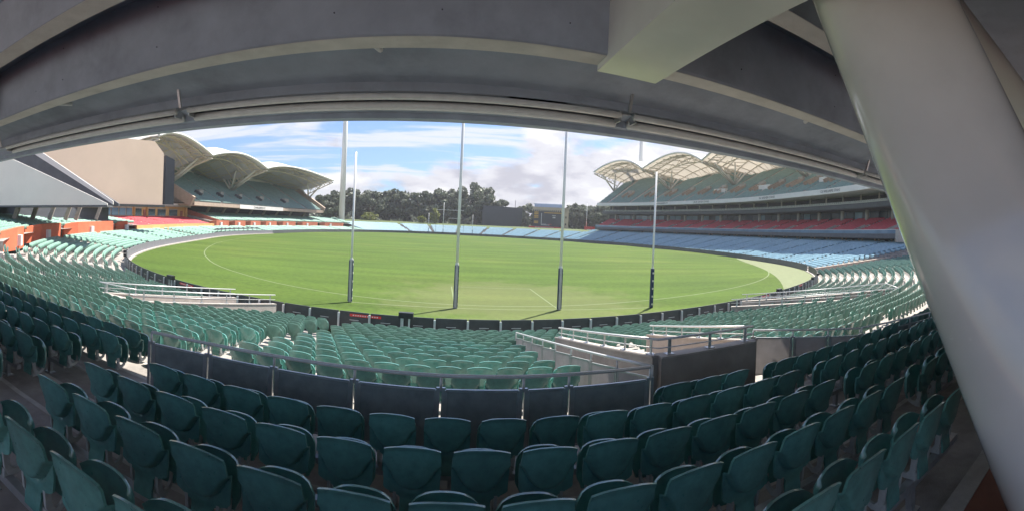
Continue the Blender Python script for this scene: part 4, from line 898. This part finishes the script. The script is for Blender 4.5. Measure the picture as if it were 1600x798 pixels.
A2 = Vector((*azp(-40, 66), 0)); B2 = Vector((*azp(176, 52), 0)); d2 = (B2 - A2).normalized(); q2 = Vector((-d2.y, d2.x, 0))
mb = MB(); mb.loft([[(p.x + q2.x * o_, p.y + q2.y * o_, z) for p, z in ((A2, 18.2), (B2, 5.75), (B2, 6.15), (A2, 19.6))] for o_ in (0, .15)]); part(mb, 'raking_beam', GREYW, cw)
mb = MB(); mb.loft([[(p.x + q2.x * o_, p.y + q2.y * o_, z) for p, z in ((A2, 5.2), (B2, 5.6), (B2, 5.9), (A2, 18.8))] for o_ in (1.4, 1.7)]); part(mb, 'dark_infill', DARKF, cw)
mb = MB(); mb.add([(A.x, A.y, 5.15), (B.x, B.y, 5.6), (B2.x, B2.y, 5.6), (A2.x, A2.y, 5.15), (A.x, A.y, 4.95), (B.x, B.y, 5.4), (B2.x, B2.y, 5.4), (A2.x, A2.y, 4.95)], [(0, 1, 2, 3), (7, 6, 5, 4), (0, 4, 5, 1), (1, 5, 6, 2), (2, 6, 7, 3), (3, 7, 4, 0)]); part(mb, 'underside', DARKF, cw)
for px, r_ in ((22, 55), (50, 57), (77, 59), (102, 61), (118, 62), (150, 70)):
    x_, y_ = azp(px, r_); mb = MB(); mb.bar((x_, y_, 3.6), (x_ + .5, y_ + .4, 5.5), .6, .5); part(mb, 'raking_column', CONCL, cw)
mb = MB(); p = azp(-20, 60); p2 = azp(168, 74); wall_seg(mb, p, p2, 2.5, 6.2, 2.5, 6.6, .4); part(mb, 'concourse_dark_wall', DARKF, cw)
# ---- black parasols along the western fence
for i in range(10):
    ph = -69.5 - i * 2.5; s_ = .9; c = P3(ph, s_, .1)
    t = thing('parasol', f'low black parasol by the western fence, {nth(10 - i)} from the western grandstand', 'parasol', c, 'black parasols by the western fence')
    mb = MB(); mb.tube([(c[0], c[1], .05), (c[0], c[1], 1.75)], .06, 6); part(mb, 'pole', BLACK, t)
    mb = MB(); mb.tube([(c[0], c[1], 1.45), (c[0], c[1], 1.62), (c[0], c[1], 1.82)], [1.15, .75, .08], 8); part(mb, 'canopy', BLACK, t)

# ------------------------------------------------------------------ northern end: scoreboard, sight screen, masts, trees
def at(px, r_, z=0): x_, y_ = azp(px, r_); return Vector((x_, y_, z))
def flat_frame(pxa, pxb, r_):         # two plan points and the horizontal direction facing the camera side
    a, b = at(pxa, r_), at(pxb, r_); d = (b - a).normalized(); return a, b, d, Vector((d.y, -d.x, 0))
sb = thing('scoreboard', 'old dark scoreboard with amber figures in a cream frame on the grass hill', 'scoreboard', at(858, 226, 3))
a, b, d, nrm_ = flat_frame(832, 880, 226); wdt = (b - a).length
def sbp(u, z, o_=0.0): p = a + d * (u * wdt) + nrm_ * o_; return (p.x, p.y, z)
mb = MB(); mb.bar(sbp(0, 9.6), sbp(1, 9.6), 3.0, 8.6); part(mb, 'board', LED, sb)
mb = MB(); mb.bar(sbp(-.02, 14.6), sbp(1.12, 14.6), 3.4, 1.4); part(mb, 'cornice', CREAM, sb)
for k in range(17): mb = MB(); p = sbp(-.01 + k * .066, 13.6, 1.65); mb.box(p, (.5, .5, .8), math.atan2(d.y, d.x)); part(mb, 'dentil', CREAM, sb)
mb = MB(); mb.bar(sbp(.04, 16.0), sbp(.98, 16.0), 2.0, 1.7); part(mb, 'roof_sign', mat('pale_blue_sign', (.42, .48, .66), .5), sb)
mb = MB(); mb.bar(sbp(.0, 17.0, -.6), sbp(1.0, 17.0, -.6), 1.2, .5); part(mb, 'roof_cap', WHITE, sb)
mb = MB(); p = sbp(1.07, 9.4); mb.box(p, (2.6, 3.4, 11.5), math.atan2(d.y, d.x)); part(mb, 'tower', CREAM, sb)
for z_ in (7.0, 10.5): mb = MB(); p = sbp(1.07, z_, 1.75); mb.box(p, (.6, .1, 1.0), math.atan2(d.y, d.x)); part(mb, 'tower_window', DARK, sb)
mb = MB(); mb.bar(sbp(-.12, 4.75, 1.2), sbp(1.0, 4.75, 1.2), 1.0, 1.5); part(mb, 'red_banner', REDS, sb)
mb = MB(); mb.bar(sbp(.05, 3.2, 1.0), sbp(1.0, 3.2, 1.0), .6, 1.7); part(mb, 'base_wall', DARKF, sb)
for u in (.28, .93):
    mb = MB(); mb.bar(sbp(u, 6.4, 1.53), sbp(u, 12.2, 1.53), .22, .22); part(mb, 'column_rule', WHITE, sb)
for z_ in (6.3,): mb = MB(); mb.bar(sbp(.28, z_, 1.54), sbp(.55, z_, 1.54), .1, .2); part(mb, 'row_rule', WHITE, sb)
def marks(u0, u1, z_, n, m, h=.8, name='figures'):
    mb = MB()
    for k in range(n):
        u = u0 + (u1 - u0) * (k + .5) / n; p = sbp(u, z_, 1.55); mb.box(p, ((u1 - u0) * wdt / n * .68, .06, h * (1 if k % 3 else .8)), math.atan2(d.y, d.x))
    part(mb, name, m, sb, kind='stuff')
for z_ in (12.6, 11.8, 10.8, 10.0, 8.0, 7.3): marks(.04, .18, z_, 5, AMBER, .62)
marks(.36, .96, 12.5, 24, AMBER, .5); marks(.30, .44, 6.7, 9, WHITE, .3, 'lettering'); marks(.5, .62, 6.7, 7, mat('red_letters', (.6, .1, .06), .6), .3, 'lettering')
marks(.62, .74, 11.2, 5, WHITE, .35, 'lettering'); marks(.64, .73, 10.2, 3, WHITE, .7, 'lettering')
mb = MB()
for k in range(13): p = sbp(.10 + k * .048, 4.8, 1.72); mb.box(p, (.5, .06, .7), math.atan2(d.y, d.x))
part(mb, 'lettering', WHITE, sb, kind='stuff')
ss = thing('sight_screen', 'wide black screen wall in front of the big fig trees', 'screen', at(784, 232, 4))
a, b, d, nrm_ = flat_frame(753, 815, 232)
mb = MB(); mb.bar((a.x, a.y, 10.0), (b.x, b.y, 9.4), 1.2, 10.4); part(mb, 'screen_face', LED, ss)
for f in (.08, .5, .92): p = a.lerp(b, f); mb = MB(); mb.tube([(p.x, p.y, 3.5), (p.x, p.y, 5.2)], .4, 8); part(mb, 'leg', DARKF, ss)
mb = MB(); p = a.lerp(b, .82); mb.tube([(p.x, p.y, 14.5), (p.x, p.y, 18.5)], .12, 6); part(mb, 'mast', DARKF, ss)
def mast(name, label, px, r_, z0, h, r0, r1, m=POSTW, heads=0):
    c = at(px, r_, z0); t = thing(name, label, 'light tower', c); mb = MB(); mb.tube([c, (c.x, c.y, z0 + h * .5), (c.x, c.y, z0 + h)], [r0, (r0 + r1) / 2, r1], 20); part(mb, 'mast', m, t, smooth=True)
    mb = MB(); mb.tube([c, (c.x, c.y, z0 + .8)], [r0 * 1.35, r0 * 1.3], 20); part(mb, 'base_collar', CONCL, t)
    if heads:
        for k in range(4): mb = MB(); mb.box((c.x, c.y - .8, z0 + h - 1 - k * 2.2), (12, .6, 1.4)); part(mb, 'lamp_bank', POSTG, t)
    return t
mast('light_tower', 'thick white floodlight tower beside the western grandstand', 533.5, 196, 2.0, 66, 1.32, .92, POSTW, 1)
mast('light_tower', 'white floodlight tower rising behind the eastern roofs', 996.5, 214, 2.0, 70, 1.0, .72, POSTW, 1)
mast('flag_pole', 'thin white pole beside the red kiosk', 916, 214, 3.5, 14, .16, .12)
ks = thing('red_kiosk', 'bright red kiosk with white panel at the end of the eastern grandstand', 'kiosk', at(921, 212, 3))
a, b, d, nrm_ = flat_frame(913, 929, 212)
mb = MB(); mb.bar((a.x, a.y, 5.0), (b.x, b.y, 5.0), 2.2, 2.2); part(mb, 'cabin', REDS, ks)
p = a.lerp(b, .45) + nrm_ * 1.16; mb = MB(); mb.box((p.x, p.y, 4.6), (1.8, .08, 1.0), math.atan2(d.y, d.x)); part(mb, 'white_panel', WHITE, ks)
mb = MB(); mb.bar((a.x, a.y, 6.25), (b.x, b.y, 6.25), 2.6, .22); part(mb, 'roof', REDS, ks)
# net behind the far goals
nt_ = thing('goal_net_frame', 'thin wire net frame strung behind the far goal posts', 'net', (GX, 200, 0))
for zz2, xa, xb in ((11.0, GX - 6.5, GX + 6.0), (7.3, GX - 1, GX + 5)):
    mb = MB(); mb.tube([(xa, 201, zz2), (xb, 201, zz2)], .07, 5); part(mb, 'cable', POSTG, nt_)
for xa in (GX - 6.5, GX + 6.0): mb = MB(); mb.tube([(xa, 201, 1), (xa, 201, 11.0)], .06, 5); part(mb, 'net_pole', DARKF, nt_)

def leaf_cloud(C, n, rad_, size, sq=.8):
    """n quads scattered on and in clumps; C: list of clump centres with radii"""
    k = len(C); pick = rng.integers(0, k, n); ctr = np.array([c[:3] for c in C])[pick]; rr = np.array([c[3] for c in C])[pick]
    dirs = rng.normal(size=(n, 3)); dirs /= np.linalg.norm(dirs, axis=1)[:, None]; f = rng.uniform(.55, 1.05, n) ** .6
    P = ctr + dirs * (rr * f)[:, None] * np.array([1, 1, sq])
    nn = dirs + rng.normal(size=(n, 3)) * .7; nn /= np.linalg.norm(nn, axis=1)[:, None]
    t1 = np.cross(nn, rng.normal(size=(n, 3))); t1 /= np.linalg.norm(t1, axis=1)[:, None]; t2 = np.cross(nn, t1)
    sz = (size * rng.uniform(.6, 1.3, n))[:, None]; V = np.stack([P - t1 * sz - t2 * sz * .6, P + t1 * sz - t2 * sz * .5, P + t1 * sz * .8 + t2 * sz * .6, P - t1 * sz * .7 + t2 * sz * .7], 1).reshape(-1, 3)
    return V
def raw_mesh(name, V, m):
    n = len(V) // 4; me = bpy.data.meshes.new(name); me.vertices.add(len(V)); me.vertices.foreach_set('co', V.astype(np.float32).ravel())
    me.loops.add(n * 4); me.loops.foreach_set('vertex_index', np.arange(n * 4, dtype=np.int32)); me.polygons.add(n); me.polygons.foreach_set('loop_start', np.arange(n, dtype=np.int32) * 4)
    me.update(calc_edges=True); me.materials.append(m); return me
def tree(name, label, px, r_, z0, h, w_, lm=LEAF, leaves=5200, group=None, size=.62, low=.10):
    c = at(px, r_, z0); t = thing(name, label, 'tree', c, group)
    mb = MB(); th = h * .42; mb.tube([c, c + Vector((.3, .2, th * .5)), c + Vector((.1, -.3, th))], [h * .05, h * .035, h * .022], 9)
    for k in range(6):
        a_ = 2 * PI * k / 6 + random.random(); e = c + Vector((math.cos(a_) * w_ * .36, math.sin(a_) * w_ * .36, h * random.uniform(.5, .75)))
        st = c + Vector((0, 0, th * random.uniform(.4, .95))); mb.tube([st, st.lerp(e, .5) + Vector((0, 0, h * .04)), e], [h * .02, h * .014, h * .005], 6)
    part(mb, 'trunk', BARK, t, smooth=True)
    C = []
    for k in range(44):
        u = rng.normal(size=3); u /= np.linalg.norm(u); f = rng.uniform(.35, 1) ** .5
        hz = h * (low + (1 - low) * .5) + u[2] * f * h * (1 - low) * .46
        ww = w_ * .5 * (1 - .25 * max(0, (hz / h - .6))) * rng.uniform(.85, 1.08)
        C.append((c.x + u[0] * f * ww, c.y + u[1] * f * ww, z0 + hz, rng.uniform(.085, .16) * (h + w_) * .5))
    V = leaf_cloud(C, leaves, 1, size) - np.array([c.x, c.y, c.z]); o = bpy.data.objects.new('crown', raw_mesh('crown', V, lm)); COL.objects.link(o); o.parent = t
    return t
GT = 'fig trees behind the northern hill'
for px, r_, h, w_, lab in ((507, 236, 14, 17, 'dark fig tree showing beside the end of the western grandstand'), (524, 244, 17, 20, 'dark fig tree just left of the thick white floodlight tower'),
                           (552, 246, 18, 19, 'rounded fig tree just right of the thick white floodlight tower'), (580, 240, 17.5, 18, 'grey green fig tree behind the yellow shrub'),
                           (607, 246, 18.5, 18, 'grey green fig tree, second right of the yellow shrub'), (632, 243, 18, 17, 'grey green fig tree, third right of the yellow shrub'),
                           (660, 242, 18.5, 18, 'fig tree directly behind the shorter far behind post'), (688, 243, 19.5, 19, 'dark fig tree behind the far goal net'),
                           (712, 246, 20, 18, 'dark fig tree at the left foot of the tallest fig'), (742, 246, 24, 25, 'largest and tallest dark fig tree, rising left of the black screen wall'),
                           (764, 250, 18.5, 20, 'dark fig tree whose crown slopes down behind the black screen wall'),
                           (822, 262, 14, 16, 'small fig tree in the gap between black screen wall and scoreboard'), (897, 252, 15.5, 16, 'fig tree just right of the scoreboard tower'),
                           (912, 258, 15.5, 15, 'fig tree behind the thin white pole'), (930, 250, 16, 17, 'fig tree behind the red kiosk'), (948, 246, 17.5, 18, 'fig tree tucked behind the end of the eastern upper tier'), (966, 250, 17, 18, 'fig tree hidden low behind the eastern grandstand')):
    tree('fig_tree', lab, px, r_, 3.6, h, w_, LEAF, 6500 if h > 16 else 4500, GT)
for px, r_, h, w_, lab in ((576, 224, 4.2, 9, 'sunlit yellow green shrub on the hill'), (659, 222, 3.4, 4, 'small bright yellow shrub behind the far seats'), (679, 226, 8, 4.5, 'slim yellow leaved tree beside the far goal net')):
    tree('yellow_shrub', lab, px, r_, 4.6, h, w_, LEAFY, 1300, None, .35, .05)

C = []
for px in np.arange(490, 1010, 3.2):
    r_ = rng.uniform(300, 330); p = at(px + rng.uniform(-2, 2), r_); C.append((p.x, p.y, rng.uniform(2, 10), rng.uniform(3.5, 6)))
V = leaf_cloud(C, 26000, 1, .95); o = bpy.data.objects.new('distant_wood', raw_mesh('distant_wood', V, LEAF)); COL.objects.link(o); tag(o, 'dark mass of distant trees beyond the figs', 'trees', kind='stuff')
# ------------------------------------------------------------------ air
mb = MB(); mb.box((20, 150, 40), (560, 480, 83.4)); hz = mb.build('haze', None, kind='stuff', label='thin bright haze in the air over the whole oval', cat='haze')
hm = bpy.data.materials.new('haze'); hm.use_nodes = True; t = hm.node_tree; t.nodes.clear()
ho = N(t, 'ShaderNodeOutputMaterial'); hv = N(t, 'ShaderNodeVolumePrincipled'); hv.inputs['Color'].default_value = (.92, .94, 1, 1); hv.inputs['Density'].default_value = .00032; hv.inputs['Anisotropy'].default_value = .3
t.links.new(hv.outputs[0], ho.inputs['Volume']); hz.data.materials.append(hm)
